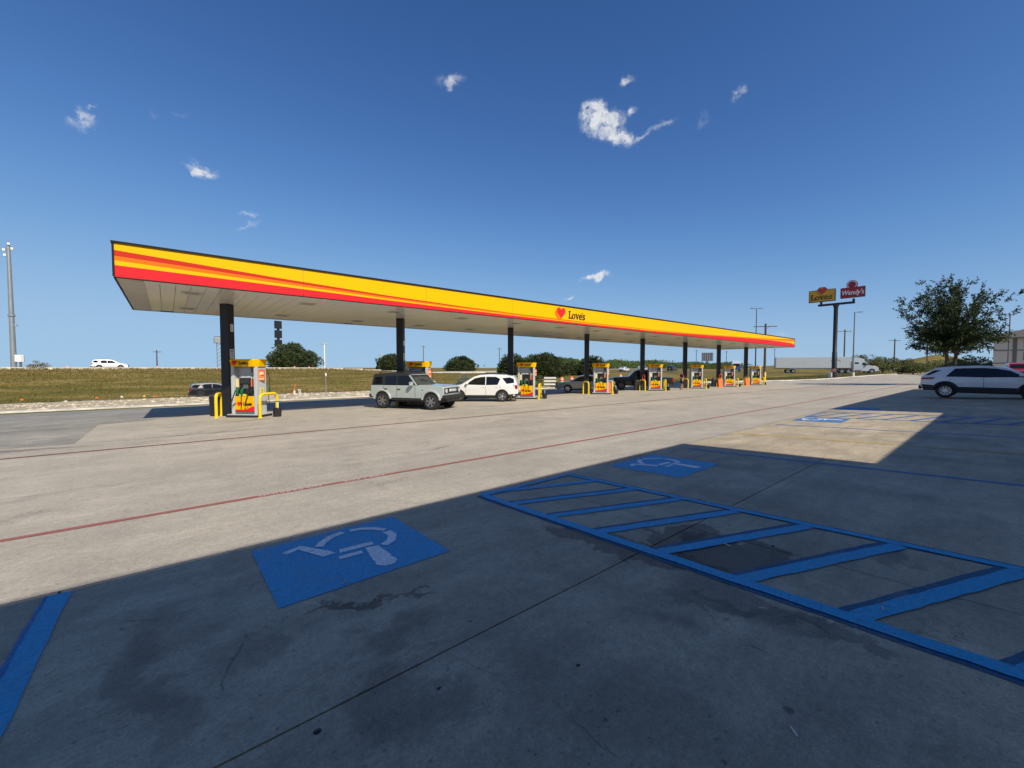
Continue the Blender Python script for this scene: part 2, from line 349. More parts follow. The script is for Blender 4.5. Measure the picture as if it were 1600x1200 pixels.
# lot: one sheet per column strip so that its far edge follows the kerb line
def strip_sheet(name, m, X0, X1, ya, ybf, step=2., ny=14, dz=0., parent=None, zf=g):
    n = max(2, int((X1-X0)/step)+1); xs = [X0+(X1-X0)*i/(n-1) for i in range(n)]; mb = MB(); vs = []
    for x in xs:
        a, b = (ya(x) if callable(ya) else ya), (ybf(x) if callable(ybf) else ybf)
        for j in range(ny+1):
            y = a+(b-a)*j/ny; vs.append((x, y, zf(x, y)+dz))
    mb.add(vs, [(i*(ny+1)+j, (i+1)*(ny+1)+j, (i+1)*(ny+1)+j+1, i*(ny+1)+j+1) for i in range(n-1) for j in range(ny)])
    return mb.build(name, m, parent, True, fixn=False)
lot = struct(strip_sheet('parking_lot', M_DRIVE, -80, 150, 4.85, lambda x: yb(x), 2., 16))
tag(lot, 'sunlit tan concrete forecourt around the fuel islands', None)
struct(strip_sheet('apron_base', M_JOINT, -80, 150, -30, 4.86, 4., 8, -.03))
# concrete slabs of the parking apron, open joints between them
JX = [-30,-24,-19,-14.5,-10,-5.4,-.71,4.2,8.85,13.45,18.0,22.6,27.1,31.7,36.3,41,46,52]; JY = [-6.0, -2.6, 2.09, 4.845]
ap = thing('parking_apron', 'shaded concrete slabs of the parking bays', None); del ap['label']; struct(ap)
def slab(x0, x1, y0, y1, name='slab'):
    mb = MB(); gp = .007; n = 3; t = .03
    ya = y0+gp; yb_ = y1-gp; xa = x0+gp; xb = x1-gp
    top = [(xa,ya),(xb,ya),(xb,yb_),(xa,yb_)]
    vs = [(x,y,g(x,y)) for x,y in top]+[(x,y,g(x,y)-t) for x,y in top]
    mb.add(vs, [(0,1,2,3),(0,4,5,1),(1,5,6,2),(2,6,7,3),(3,7,4,0)])
    return mb.build(name, M_APRON, ap, fixn=False)
for j in range(3):
    for i in range(len(JX)-1): slab(JX[i], JX[i+1], JY[j], JY[j+1])
slab(-80, JX[0], -6, 4.845); slab(JX[-1], 150, -6, 4.845)
# asphalt part of the forecourt on the left, laid on top
asph = strip_sheet('asphalt_patch', M_ASPH, -78, -1.95, lambda x: 15.9-.12*x*.2+.12*math.sin(x*.7), lambda x: yb(x)-.05, 1.4, 16, .005, lot)
asph2 = strip_sheet('asphalt_patch', M_ASPH, -1.95, 44, lambda x: 21.0+2.6*sstep((x+1.95)/5)+.15*math.sin(x*.5), lambda x: yb(x)-.05, 1.4, 12, .005, lot)
# kerb
def kerb_run(name, x0, x1, w=.5, h=.13, step=1.0, parent=None):
    n = int((x1-x0)/step)+1; mb = MB(); vs = []
    for i in range(n):
        x = x0+(x1-x0)*i/(n-1); b = yb(x); z = g(x, b)
        vs += [(x,b-.02,z-.1),(x,b+.02,z+h-.03),(x,b+.06,z+h),(x,b+w,z+h+.005),(x,b+w+.02,z-.2)]
    mb.add(vs, [(i*5+j, (i+1)*5+j, (i+1)*5+j+1, i*5+j+1) for i in range(n-1) for j in range(4)])
    return mb.build(name, M_KERB, parent, fixn=False)
kb = struct(kerb_run('kerb', -80, 150))
gv = struct(strip_sheet('gravel_verge', M_GRAVEL, -80, 44, lambda x: yb(x)+.5, lambda x: yb(x)+8.2+.8*noise.noise((x*.25,3,0))-max(0,(x-28))*.4, 1., 8, .05, None, lambda x, y: terr(x, y)+.06*noise.noise((x*1.3,y*1.3,2))*(1 if y > yb(x)+.7 else 0)))
sheet_v = struct(strip_sheet('green_verge', M_VERGE, 58, 150, lambda x: yb(x)+.5, lambda x: yb(x)+7.5, 2., 5, .05, None, terr))
struct(strip_sheet('frontage_road', M_ROADA, -200, 30, 54.5, 63.5, 4, 6, .05, None, terr))
struct(strip_sheet('highway', M_KERB, -300, 62, 101, 122, 4, 8, .05, None, terr))
struct(strip_sheet('far_road', M_KERB, 62, 420, lambda x: 101+(x-62)*.1, lambda x: 118+(x-62)*.1, 6, 6, .05, None, terr))
TD = Vector((10, -21.3, 0)).normalized(); TN = Vector((-TD.y, TD.x, 0))
def road_quad(name, p, d, w, l0, l1, m, n=30):
    mb = MB(); vs = []; nn = Vector((-d.y, d.x, 0))
    for i in range(n+1):
        c = Vector(p)+d*(l0+(l1-l0)*i/n)
        for k in range(5):
            q = c+nn*(w*(k/4-.5)); vs.append((q.x, q.y, terr(q.x, q.y)+.06))
    mb.add(vs, [(i*5+k, (i+1)*5+k, (i+1)*5+k+1, i*5+k+1) for i in range(n) for k in range(4)])
    return struct(mb.build(name, m, None, True, fixn=False))
road_quad('truck_road', (138,32,0), TD, 9, -60, 13, M_ROADA)
strip_dirt = struct(strip_sheet('dirt_lot', M_GRAVEL, 112, 300, lambda x: -35, lambda x: yb(x)-.3 if x > 151 else min(yb(x)-.5, 10), 4, 8, .09, None, lambda x, y: terr(x, y)+ (0)))

# ------------------------------------------------------------ painted markings (children of the ground they lie on)
def paint(name, col, wear=.35, rough=.7):
    m = bpy.data.materials.new(name); m.use_nodes = True; nt = m.node_tree; N = nt.nodes; L = nt.links; bs = N['Principled BSDF']
    geo = N.new('ShaderNodeNewGeometry')
    def nz(s, d=5, r=.65):
        n = N.new('ShaderNodeTexNoise'); n.inputs['Scale'].default_value = s; n.inputs['Detail'].default_value = d; n.inputs['Roughness'].default_value = r; L.new(geo.outputs['Position'], n.inputs['Vector']); return n
    mr = N.new('ShaderNodeMapRange'); mr.inputs['From Min'].default_value = .5; mr.inputs['From Max'].default_value = .78; mr.inputs['To Max'].default_value = wear
    L.new(nz(3.2, 8, .75).outputs['Fac'], mr.inputs['Value'])
    n2 = N.new('ShaderNodeMapRange'); n2.inputs['From Min'].default_value = .3; n2.inputs['From Max'].default_value = .7; n2.inputs['To Min'].default_value = .72; n2.inputs['To Max'].default_value = 1.2
    L.new(nz(38, 4).outputs['Fac'], n2.inputs['Value'])
    ch = N.new('ShaderNodeMapRange'); ch.inputs['From Min'].default_value = .60; ch.inputs['From Max'].default_value = .64; ch.inputs['To Max'].default_value = .75; L.new(nz(26, 6, .8).outputs['Fac'], ch.inputs['Value'])
    cm = N.new('ShaderNodeMath'); cm.operation = 'MAXIMUM'; L.new(mr.outputs[0], cm.inputs[0]); L.new(ch.outputs[0], cm.inputs[1])
    mx = N.new('ShaderNodeMix'); mx.data_type = 'RGBA'; mx.inputs['A'].default_value = col+(1,); mx.inputs['B'].default_value = (.28,.25,.21,1); L.new(cm.outputs[0], mx.inputs['Factor'])
    m2 = N.new('ShaderNodeMix'); m2.data_type = 'RGBA'; m2.blend_type = 'MULTIPLY'; m2.inputs['Factor'].default_value = 1
    cc = N.new('ShaderNodeCombineColor'); [L.new(n2.outputs[0], cc.inputs[i]) for i in range(3)]
    L.new(mx.outputs['Result'], m2.inputs['A']); L.new(cc.outputs[0], m2.inputs['B']); L.new(m2.outputs['Result'], bs.inputs['Base Color'])
    bs.inputs['Roughness'].default_value = rough; bs.inputs['Specular IOR Level'].default_value = .3
    return m
P_BLUE = paint('blue_paint', (.04,.36,.60), .3)
P_BLUEOLD = paint('old_blue_paint', (.025,.11,.20), .5)
P_WHITE = paint('white_paint', (.86,.86,.84), .25)
P_WHITEOLD = paint('worn_white_paint', (.58,.48,.44), .7)
P_RED = paint('red_paint', (.36,.12,.10), .55)
P_REDOLD = paint('worn_red_paint', (.27,.10,.085), .8)
P_YEL = paint('yellow_paint', (.62,.42,.08), .7)
P_BLUEPALE = paint('pale_blue_paint', (.05,.19,.44), .6)
def flat_poly(name, pts, m, parent, dz=.004):
    mb = MB(); mb.add([(x, y, g(x, y)+dz) for x, y in pts], [tuple(range(len(pts)))])
    o = mb.build(name, m, parent, fixn=False)
    if o.data.polygons[0].normal.z < 0: o.data.flip_normals()
    return o
def line2d(name, p, q, w, m, parent, dz=.004, seg=1, jag=0.):
    p, q = Vector(p), Vector(q); d = (q-p); n = max(1, int(d.length/ (seg if jag else 1e9)) ); t = d.normalized(); nn = Vector((-t.y, t.x)); L_, R_ = [], []
    for i in range(n+1):
        c = p+d*i/n
        j1 = w/2+rnd.uniform(-jag, jag); j2 = w/2+rnd.uniform(-jag, jag)
        L_.append(c+nn*j1); R_.append(c-nn*j2)
    mb = MB(); vs = [(v.x, v.y, g(v.x, v.y)+dz) for pr in zip(L_, R_) for v in pr]
    mb.add(vs, [(2*i+1, 2*i+3, 2*i+2, 2*i) for i in range(n)])
    return mb.build(name, m, parent, fixn=False)
# accessible aisle: repainted over an older, offset coat
XA0, XA1 = 3.36, 5.13
def jl(p, q, w, m, dz): return line2d('painted_line', p, q, w, m, ap, dz, .12, .006)
jl((XA0-.02,-2.6),(XA0-.02,4.66), .17, P_BLUEOLD, .004); jl((XA1+.015,-2.6),(XA1+.015,4.66), .15, P_BLUEOLD, .004)
for k in range(11):
    y0 = 4.76-.70*k
    p, q = (XA0+.05, y0), (XA1-.05, y0-.70)
    if k: jl((p[0], p[1]+.055), (q[0], q[1]+.065), .13, P_BLUEOLD, .0055)
    jl(p, q, .125, P_BLUE, .008)
jl((XA0,-2.6),(XA0,4.68), .12, P_BLUE, .010); jl((XA1,-2.6),(XA1,4.68), .105, P_BLUE, .010)
jl((XA0-.05,4.64),(XA1+.05,4.64), .09, P_BLUE, .012)
jl((-.71,-2.6),(-.71,4.78), .15, P_BLUE, .005)
jl((-.775,-2.6),(-.775,4.78), .02, P_BLUEPALE, .008)
jl((8.86,-2.6),(8.8,4.4), .1, P_BLUEPALE, .005)
jl((12.03,-2.6),(12.01,4.63), .1, P_YEL, .005)
jl((14.8,-2.6),(14.8,4.6), .1, P_BLUEPALE, .005)
# third aisle, further along
jl((18.0,-2.6),(18.0,4.62), .11, P_BLUEPALE, .006); jl((20.5,-2.6),(20.5,4.62), .11, P_BLUEPALE, .006)
for k in range(10): jl((18.05,4.5-.66*k),(20.45,3.85-.66*k), .12, P_BLUEPALE, .009)
jl((17.95,4.6),(20.55,4.6), .1, P_BLUEPALE, .012)
for x in (24.0, 27.1, 30.2, 33.3+3.0, 39.5, 42.6): jl((x,-2.6),(x,4.5), .1, P_YEL, .005)
# accessible parking squares with wheelchair symbol
def arc_poly(pts, w):
    P_ = [Vector(p) for p in pts]; l, r = [], []
    for i, p in enumerate(P_):
        t = (P_[min(i+1, len(P_)-1)]-P_[max(i-1, 0)]).normalized(); n = Vector((-t.y, t.x)); l.append(p+n*w/2); r.append(p-n*w/2)
    return l+r[::-1]
SYM = [[(.80,4.40),(.83,4.33),(.94,4.38),(1.07,4.03),(1.19,4.04),(1.16,4.13),(1.05,4.34),(.98,4.47)],
       arc_poly([(1.11,4.31),(1.17,4.41),(1.28,4.51),(1.42,4.56)], .085), arc_poly([(1.49,4.555),(1.60,4.53),(1.71,4.44),(1.79,4.31)], .075),
       arc_poly([(1.785,4.25),(1.785,4.10),(1.71,3.97),(1.61,3.905)], .09), [(1.24,4.10),(1.55,4.08),(1.54,3.99),(1.22,4.01)],
       [(1.18,3.935),(1.39,3.925),(1.385,3.85),(1.17,3.86)],
       [(1.445,3.965),(1.56,3.935),(1.565,3.63)]+[(1.475+.095*math.cos(q), 3.53+.1*math.sin(q)) for q in [R(40-26*i) for i in range(11)]]+[(1.39,3.62)]]
def hc_square(dx, dy=0., m=P_BLUE, mw=P_WHITE, sx=1.):
    o = flat_poly('painted_square', [(.575+dx,3.31+dy),(2.02+dx,3.33+dy),(2.04+dx,4.69+dy),(.585+dx,4.67+dy)], m, ap, .004)
    s = None
    for poly in SYM:
        c = flat_poly('painted_symbol', [(x+dx, y+dy) for x, y in poly], mw, ap, .008)
hc_square(0); hc_square(5.60, -.08); hc_square(15.75, -.05, P_BLUEPALE)
flat_poly('painted_square', [(22.0,3.3),(23.4,3.3),(23.4,4.66),(22.0,4.66)], P_BLUEPALE, ap, .004)
# hairline cracks in the bay concrete
M_CRACK = mat('crack_fill', (.19,.155,.11), .95, var=.4, scale=30)
CR = random.Random(12)
def crack(pts, w):
    P_ = [Vector(p) for p in pts]; fine = []
    for a, b in zip(P_, P_[1:]):
        n = max(2, int((b-a).length/.035))
        for i in range(n): fine.append(a.lerp(b, i/n)+Vector((CR.uniform(-1,1), CR.uniform(-1,1)))*.009)
    fine.append(P_[-1]); mb = MB(); vs = []
    for i, p in enumerate(fine):
        t = (fine[min(i+1, len(fine)-1)]-fine[max(i-1, 0)]).normalized(); nn = Vector((-t.y, t.x)); k = .6*w*CR.uniform(.15,1.)*(1 if 0 < i < len(fine)-1 else .1)
        for q in (p+nn*k/2, p-nn*k/2): vs.append((q.x, q.y, g(q.x, q.y)+.003))
    mb.add(vs, [(2*i+1, 2*i+3, 2*i+2, 2*i) for i in range(len(fine)-1)]); mb.build('crack', M_CRACK, ap, fixn=False)
crack([(1.16,2.43),(1.23,2.06),(1.31,1.78),(1.44,1.51)], .006); crack([(1.43,1.4),(1.42,1.23),(1.41,1.0)], .008)
crack([(.17,2.58),(.21,2.77),(.30,2.95),(.36,3.16)], .010); crack([(.36,3.16),(.41,3.18),(.49,3.09),(.48,2.96),(.40,2.96),(.35,3.06),(.36,3.15)], .007)
crack([(.88,3.08),(1.03,2.98),(1.19,2.90),(1.36,2.82),(1.57,2.71)], .012)
crack([(2.83,1.48),(2.80,1.28),(2.63,1.08),(2.6,.8)], .007); crack([(3.24,1.2),(3.15,.98),(3.13,.75),(3.05,.53)], .012)
crack([(6.3,2.9),(6.6,2.4),(6.5,1.9),(6.9,1.3)], .010); crack([(7.4,3.6),(7.9,3.2),(8.5,3.1)], .010); crack([(-.3,3.9),(-.1,3.75),(.1,3.72)], .008)
# fire lane stripes on the drive
line2d('painted_line', (-60,6.98),(70,7.0), .115, P_RED, lot, .006, .5, .004)
line2d('painted_line', (-60,14.85),(75,13.0), .10, P_REDOLD, lot, .011, .5, .006)
for body, x, l in (('FIRE LANE', 2.55, .70), ('NO PARKING', 1.42, .86)):
    me = text_mesh('painted_lettering', body, .098, P_WHITEOLD, .001)
    w = max(v.co.x for v in me.vertices)-min(v.co.x for v in me.vertices)
    put('painted_lettering', me, lot, (x, 7.0, g(x,7.0)+.0095), (R(-2.4), 0, R(180)), (l/w, 1, 1))

# ------------------------------------------------------------ shared materials
YELLOW = mat('canopy_yellow', (.88,.47,.0), .5, var=.03, scale=.4, spec=.12)
REDM = mat('canopy_red', (.70,.022,.03), .5, var=.04, scale=.4, spec=.12)
DREDM = mat('stripe_red', (.55,.03,.014), .5, var=.04, scale=.4, spec=.12)
ORANGE = mat('stripe_orange', (.85,.17,.006), .5, var=.04, scale=.4, spec=.12)
BLACK = mat('black_steel', (.012,.013,.018), .45, var=.3, scale=3)
BLACKP = mat('black_plastic', (.018,.018,.02), .5, var=.25, scale=8)
SOFFIT = mat('soffit_enamel', (.80,.76,.67), .3, var=.08, scale=.8, spec=.7, coat=.45)
SOFDIRT = mat('soffit_channel', (.50,.46,.39), .45, var=.35, scale=2.5)
TRIM = mat('dark_trim', (.007,.007,.009), .6, var=.2, spec=.25)
LENS = mat('lamp_lens', (.30,.29,.27), .2, var=.1)
GREYM = mat('light_grey_metal', (.50,.51,.53), .42, var=.06, scale=2.5)
DGREY = mat('dark_grey_metal', (.12,.12,.125), .5, var=.15)
GALV = mat('galvanised_steel', (.36,.37,.37), .45, .5, var=.18, scale=1.5)
WHITEM = mat('white_enamel', (.80,.80,.78), .4, var=.04)
SAFETY = mat('safety_yellow', (.85,.58,.01), .38, var=.12, scale=5)
ORG = mat('safety_orange', (.85,.16,.02), .5, var=.08)
GREEN = mat('nozzle_green', (.01,.16,.06), .35, var=.1)
REDP = mat('signal_red', (.55,.02,.02), .4, var=.08)
LOGOBLK = mat('logo_black', (.03,.012,.006), .5, var=.1)
SCREEN = mat('screen_glass', (.02,.025,.03), .08, var=.1, spec=.8)
RUBBER = mat('rubber', (.018,.018,.018), .8, var=.25, scale=10)
WOOD = mat('weathered_wood', (.10,.075,.055), .85, var=.3, scale=8)
CREAM = mat('cream_label', (.75,.62,.32), .5, var=.12)
POSTER = mat('poster_orange', (.80,.20,.06), .45, var=.2, scale=9)

# ------------------------------------------------------------ slab-serif wordmark and heart (flat print)
def wordmark(s):
    """LOVE'S wordmark in slab capitals/lowercase, units: cap height 1, returns MB in (x, z) plane facing -y"""
    mb = MB(); lay = [0]
    def poly(pts):
        lay[0] += 1; d = .012+.0015*lay[0]
        mb.prism([(x*s, z*s) for x, z in pts], (0,0,0), (1,0,0), (0,0,1), (0,-1,0), d)
    def box(x0, z0, x1, z1): poly([(x0,z0),(x1,z0),(x1,z1),(x0,z1)])
    def ring(cx, cz, rx, rz, wx, wz, a0=0, a1=360, n=20):
        o = []; i_ = []
        for k in range(n+1):
            q = R(a0+(a1-a0)*k/n); o.append((cx+rx*math.cos(q), cz+rz*math.sin(q))); i_.append((cx+(rx-wx)*math.cos(q), cz+(rz-wz)*math.sin(q)))
        lay[0] += 1; d = .012+.0015*lay[0]; vs = []
        for a, b in zip(o, i_): vs += [(a[0]*s,-d,a[1]*s),(b[0]*s,-d,b[1]*s),(a[0]*s,0,a[1]*s),(b[0]*s,0,b[1]*s)]
        fs = []
        for k in range(n): p = 4*k; fs += [(p,p+4,p+5,p+1),(p,p+2,p+6,p+4),(p+1,p+5,p+7,p+3)]
        mb.add(vs, fs)
    # L
    box(.10,.10,.30,.92); box(0,.90,.42,1.0); box(0,0,.72,.12); box(.60,.10,.72,.38)
    # o
    ring(1.02,.34,.33,.36,.17,.09)
    # v
    poly([(1.42,.68),(1.60,.68),(1.76,.24),(1.72,0),(1.66,0)]); poly([(1.92,.68),(2.02,.68),(1.80,0),(1.70,0),(1.74,.20)])
    box(1.36,.62,1.68,.70); box(1.84,.62,2.08,.70)
    # e
    ring(2.40,.34,.31,.36,.17,.09,20,325); box(2.20,.32,2.70,.42); poly([(2.56,.38),(2.71,.38),(2.69,.47),(2.52,.47)])
    # s
    ring(3.05,.51,.22,.19,.13,.085,20,270,12); ring(3.07,.19,.24,.20,.14,.09,-160,90,12)
    box(3.20,.52,3.30,.70); box(2.80,0,2.90,.2)
    return mb
def heart_pts(s, n=26):
    pts = []
    for k in range(n):
        t = 2*math.pi*k/n; pts.append((s*.058*16*math.sin(t)**3*.55, s*.058*(13*math.cos(t)-5*math.cos(2*t)-2*math.cos(3*t)-math.cos(4*t))*.55))
    return pts
def heart(s, d=.012): return MB().prism(heart_pts(s), (0,0,0), (1,0,0), (0,0,1), (0,-1,0), d)
def logo(parent, loc, s, ncop=''):
    """heart with its orange shadow, wordmark, small apostrophe heart"""
    b = heart(s*1.0, .008).build('heart_shadow', ORANGE, parent); b.location = (loc[0]-.13*s, loc[1], loc[2]-.12*s)
    b = heart(s*.98, .016).build('heart', REDM, parent); b.location = (loc[0]+.08*s, loc[1], loc[2]+.08*s)
    w = wordmark(s*.62).build('wordmark', LOGOBLK, parent); w.location = (loc[0]+.95*s, loc[1], loc[2]-.34*s)
    a = heart(s*.24, .012).build('apostrophe', ORANGE, parent); a.location = (loc[0]+(.95+.62*2.78)*s, loc[1], loc[2]+.17*s)

# ------------------------------------------------------------ fuel canopy
CX0, CX1, CY0, CY1, CZ0, CZ1 = -1.15, 60.8, 17.07, 25.95, 4.29, 5.37
can = thing('fuel_canopy', 'long flat fuel canopy with yellow and red striped fascia on black columns', 'canopy')
can.rotation_euler = (0, .0011, 0)
KEYS = [(CX0,(.215,.385,.52,.66)),(3,(.43,.53,.63,.72)),(7.2,(.60,.665,.735,.80)),(11,(.70,.74,.80,.85)),(15,(.765,.785,.84,.88)),(20,(.80,.812,.865,.90)),(28,(.805,.815,.86,.90)),(34,(.76,.768,.79,.80)),
        (40,(.64,.648,.68,.69)),(47,(.50,.51,.56,.57)),(52,(.36,.375,.48,.51)),(56,(.22,.24,.42,.52)),(58.8,(.12,.15,.36,.54)),(60.0,(.07,.10,.33,.60)),(CX1,(.05,.08,.31,.72))]
def bands(x):
    for (x0, a), (x1, b) in zip(KEYS, KEYS[1:]):
        if x <= x1: t = max(0, (x-x0)/(x1-x0)); return [p+(q-p)*t for p, q in zip(a, b)]
    return list(KEYS[-1][1])
def fascia(name, pts, bf, zt, zb, parent):
    """striped printed panel along a polyline of (x, y, u): one mesh, five colour bands"""
    mb = MB(); cols = [0, 1, 2, 0, 3]; H_ = zt-zb; rows = []
    for x, y, u in pts:
        f = [0]+bf(u)+[1]; rows.append([(x, y, zt-H_*t) for t in f])
    for a, b in zip(rows, rows[1:]):
        for k in range(5): mb.add([a[k+1], b[k+1], b[k], a[k]], [(0,1,2,3)], cols[k])
    return mb.build(name, [YELLOW, DREDM, ORANGE, REDM], parent, fixn=False)
n = 60
# front fascia in panels of about 5 m, with a hairline gap between neighbours
xs = [CX0+(CX1-CX0)*i/12 for i in range(13)]
for a, b in zip(xs, xs[1:]):
    seg = [a+.004+(b-a-.008)*i/10 for i in range(11)]
    fascia('fascia_panel', [(x, CY0, x) for x in seg], bands, CZ1-.05, CZ0+.03, can)
    fascia('fascia_panel', [(x, CY1, x) for x in seg[::-1]], bands, CZ1-.05, CZ0+.03, can)
fascia('fascia_panel', [(CX0, y, 0) for y in (CY1, CY0)], lambda u: list(KEYS[0][1]), CZ1-.05, CZ0+.03, can)
fascia('fascia_panel', [(CX1, y, 0) for y in (CY0, CY1)], lambda u: list(KEYS[-1][1]), CZ1-.05, CZ0+.03, can)
MB().box(((CX0+CX1)/2, (CY0+CY1)/2, (CZ0+CZ1)/2+.03), (CX1-CX0-.06, CY1-CY0-.06, CZ1-CZ0-.2)).build('canopy_core', DGREY, can)
mb = MB()
for z, h, o in ((CZ1-.025, .055, .05), (CZ0+.012, .035, .012)):
    for (xa, xb, ya, yb2) in ((CX0-o, CX1+o, CY0-o, CY0+.03), (CX0-o, CX1+o, CY1-.03, CY1+o), (CX0-o, CX0+.03, CY0+.031, CY1-.031), (CX1-.03, CX1+o, CY0+.031, CY1-.031)):
        mb.box(((xa+xb)/2, (ya+yb2)/2, z), (xb-xa, yb2-ya, h))
for x in (CX0-.006, CX1+.006):
    for y in (CY0-.006, CY1+.006): mb.box((x, y, (CZ0+CZ1)/2-.005), (.05, .05, CZ1-CZ0-.09))
mb.build('edge_trim', TRIM, can)
# soffit planks (each one a piece), end channels and edge gutters
PW = .405; x = CX0+.62; pm = MB().box((0,0,0), (PW-.012, CY1-CY0-.9, .03)).mesh('soffit_plank', SOFFIT)
while x+PW < CX1-.6:
    put('soffit_plank', pm, can, (x+PW/2, (CY0+CY1)/2, CZ0+.028)); x += PW
mb = MB()
for xa, xb in ((CX0+.04, CX0+.60), (CX1-.6, CX1-.04)): MB().box(((xa+xb)/2, (CY0+CY1)/2, CZ0+.022), (xb-xa, CY1-CY0-.1, .03)).build('end_channel', SOFDIRT, can)
for ya, yb2 in ((CY0+.04, CY0+.44), (CY1-.44, CY1-.04)): MB().box(((CX0+CX1)/2, (ya+yb2)/2, CZ0+.020), (CX1-CX0-1.25, yb2-ya, .03)).build('gutter_strip', SOFFIT, can)
MB().box((CX0+.63, (CY0+CY1)/2, CZ0+.006), (.06, CY1-CY0-.2, .012)).build('seam_cover', SOFDIRT, can)
# recessed luminaires in two rows
lm = MB().box((0,0,0), (.62,.62,.018)).box((0,0,-.014), (.40,.40,.02), mi=1).mesh('ceiling_light', [SOFDIRT, LENS])
for i in range(16):
    for yy in (18.9, 23.9): put('ceiling_light', lm, can, (.75+3.85*i, yy, CZ0+.004))
dm = MB().box((0,0,0), (.5,.16,.02)).mesh('drain_grille', TRIM)
for xx in (CX0+1.2, 8.5, 24, 40): put('drain_grille', dm, can, (xx, CY1-.25, CZ0+.0))
COLX = [1.99+7.82*i for i in range(8)]; COLY = 21.2
AR = R(-45)      # islands stand at 45 degrees to the canopy
for i, cx in enumerate(COLX):
    z0 = g(cx, COLY)-.06; h = CZ0+.02-z0
    c = MB().box((0,0,z0+h/2), (.36,.36,h), AR).build('column', BLACK, can, bevel=.012); c.location = (cx, COLY, .0011*cx)
    ax = Vector((math.cos(AR), math.sin(AR), 0))
    if i == 0:
        me = text_mesh('column_number', '8', .46, WHITEM, .01, bold=.012)
        o = put('column_number', me, c, (ax.x*.187+.02, ax.y*.187+.02, 3.28), (R(90), 0, AR+R(90)), (.8,1,1))
    if i < 3:
        nb = MB().box((0,0,0), (.22,.012,.40)); o = nb.build('notice_plate', WHITEM, c); o.location = (ax.x*.188, ax.y*.188, 2.2); o.rotation_euler = (0,0,AR+R(90))
        tb = MB()
        for k in range(6): tb.box((0,-.008,.13-.05*k), (.16-.03*(k%2),.004,.014 if k else .05))
        tb.build('printed_lines', DGREY, o)
    if i in (1,):
        o = MB().box((0,0,0), (.18,.012,.26)).build('notice_plate', WHITEM, c); o.location = (ax.x*.188, ax.y*.188, 2.95); o.rotation_euler = (0,0,AR+R(90))
mb = MB().box((20.9, CY0+1.5, CZ1+.14), (.35,.3,.3)).box((21.6, CY0+1.4, CZ1+.08), (.3,.3,.18)); mb.build('roof_unit', DGREY, can)
logo(can, (18.05, CY0-.004, 4.88), .74)

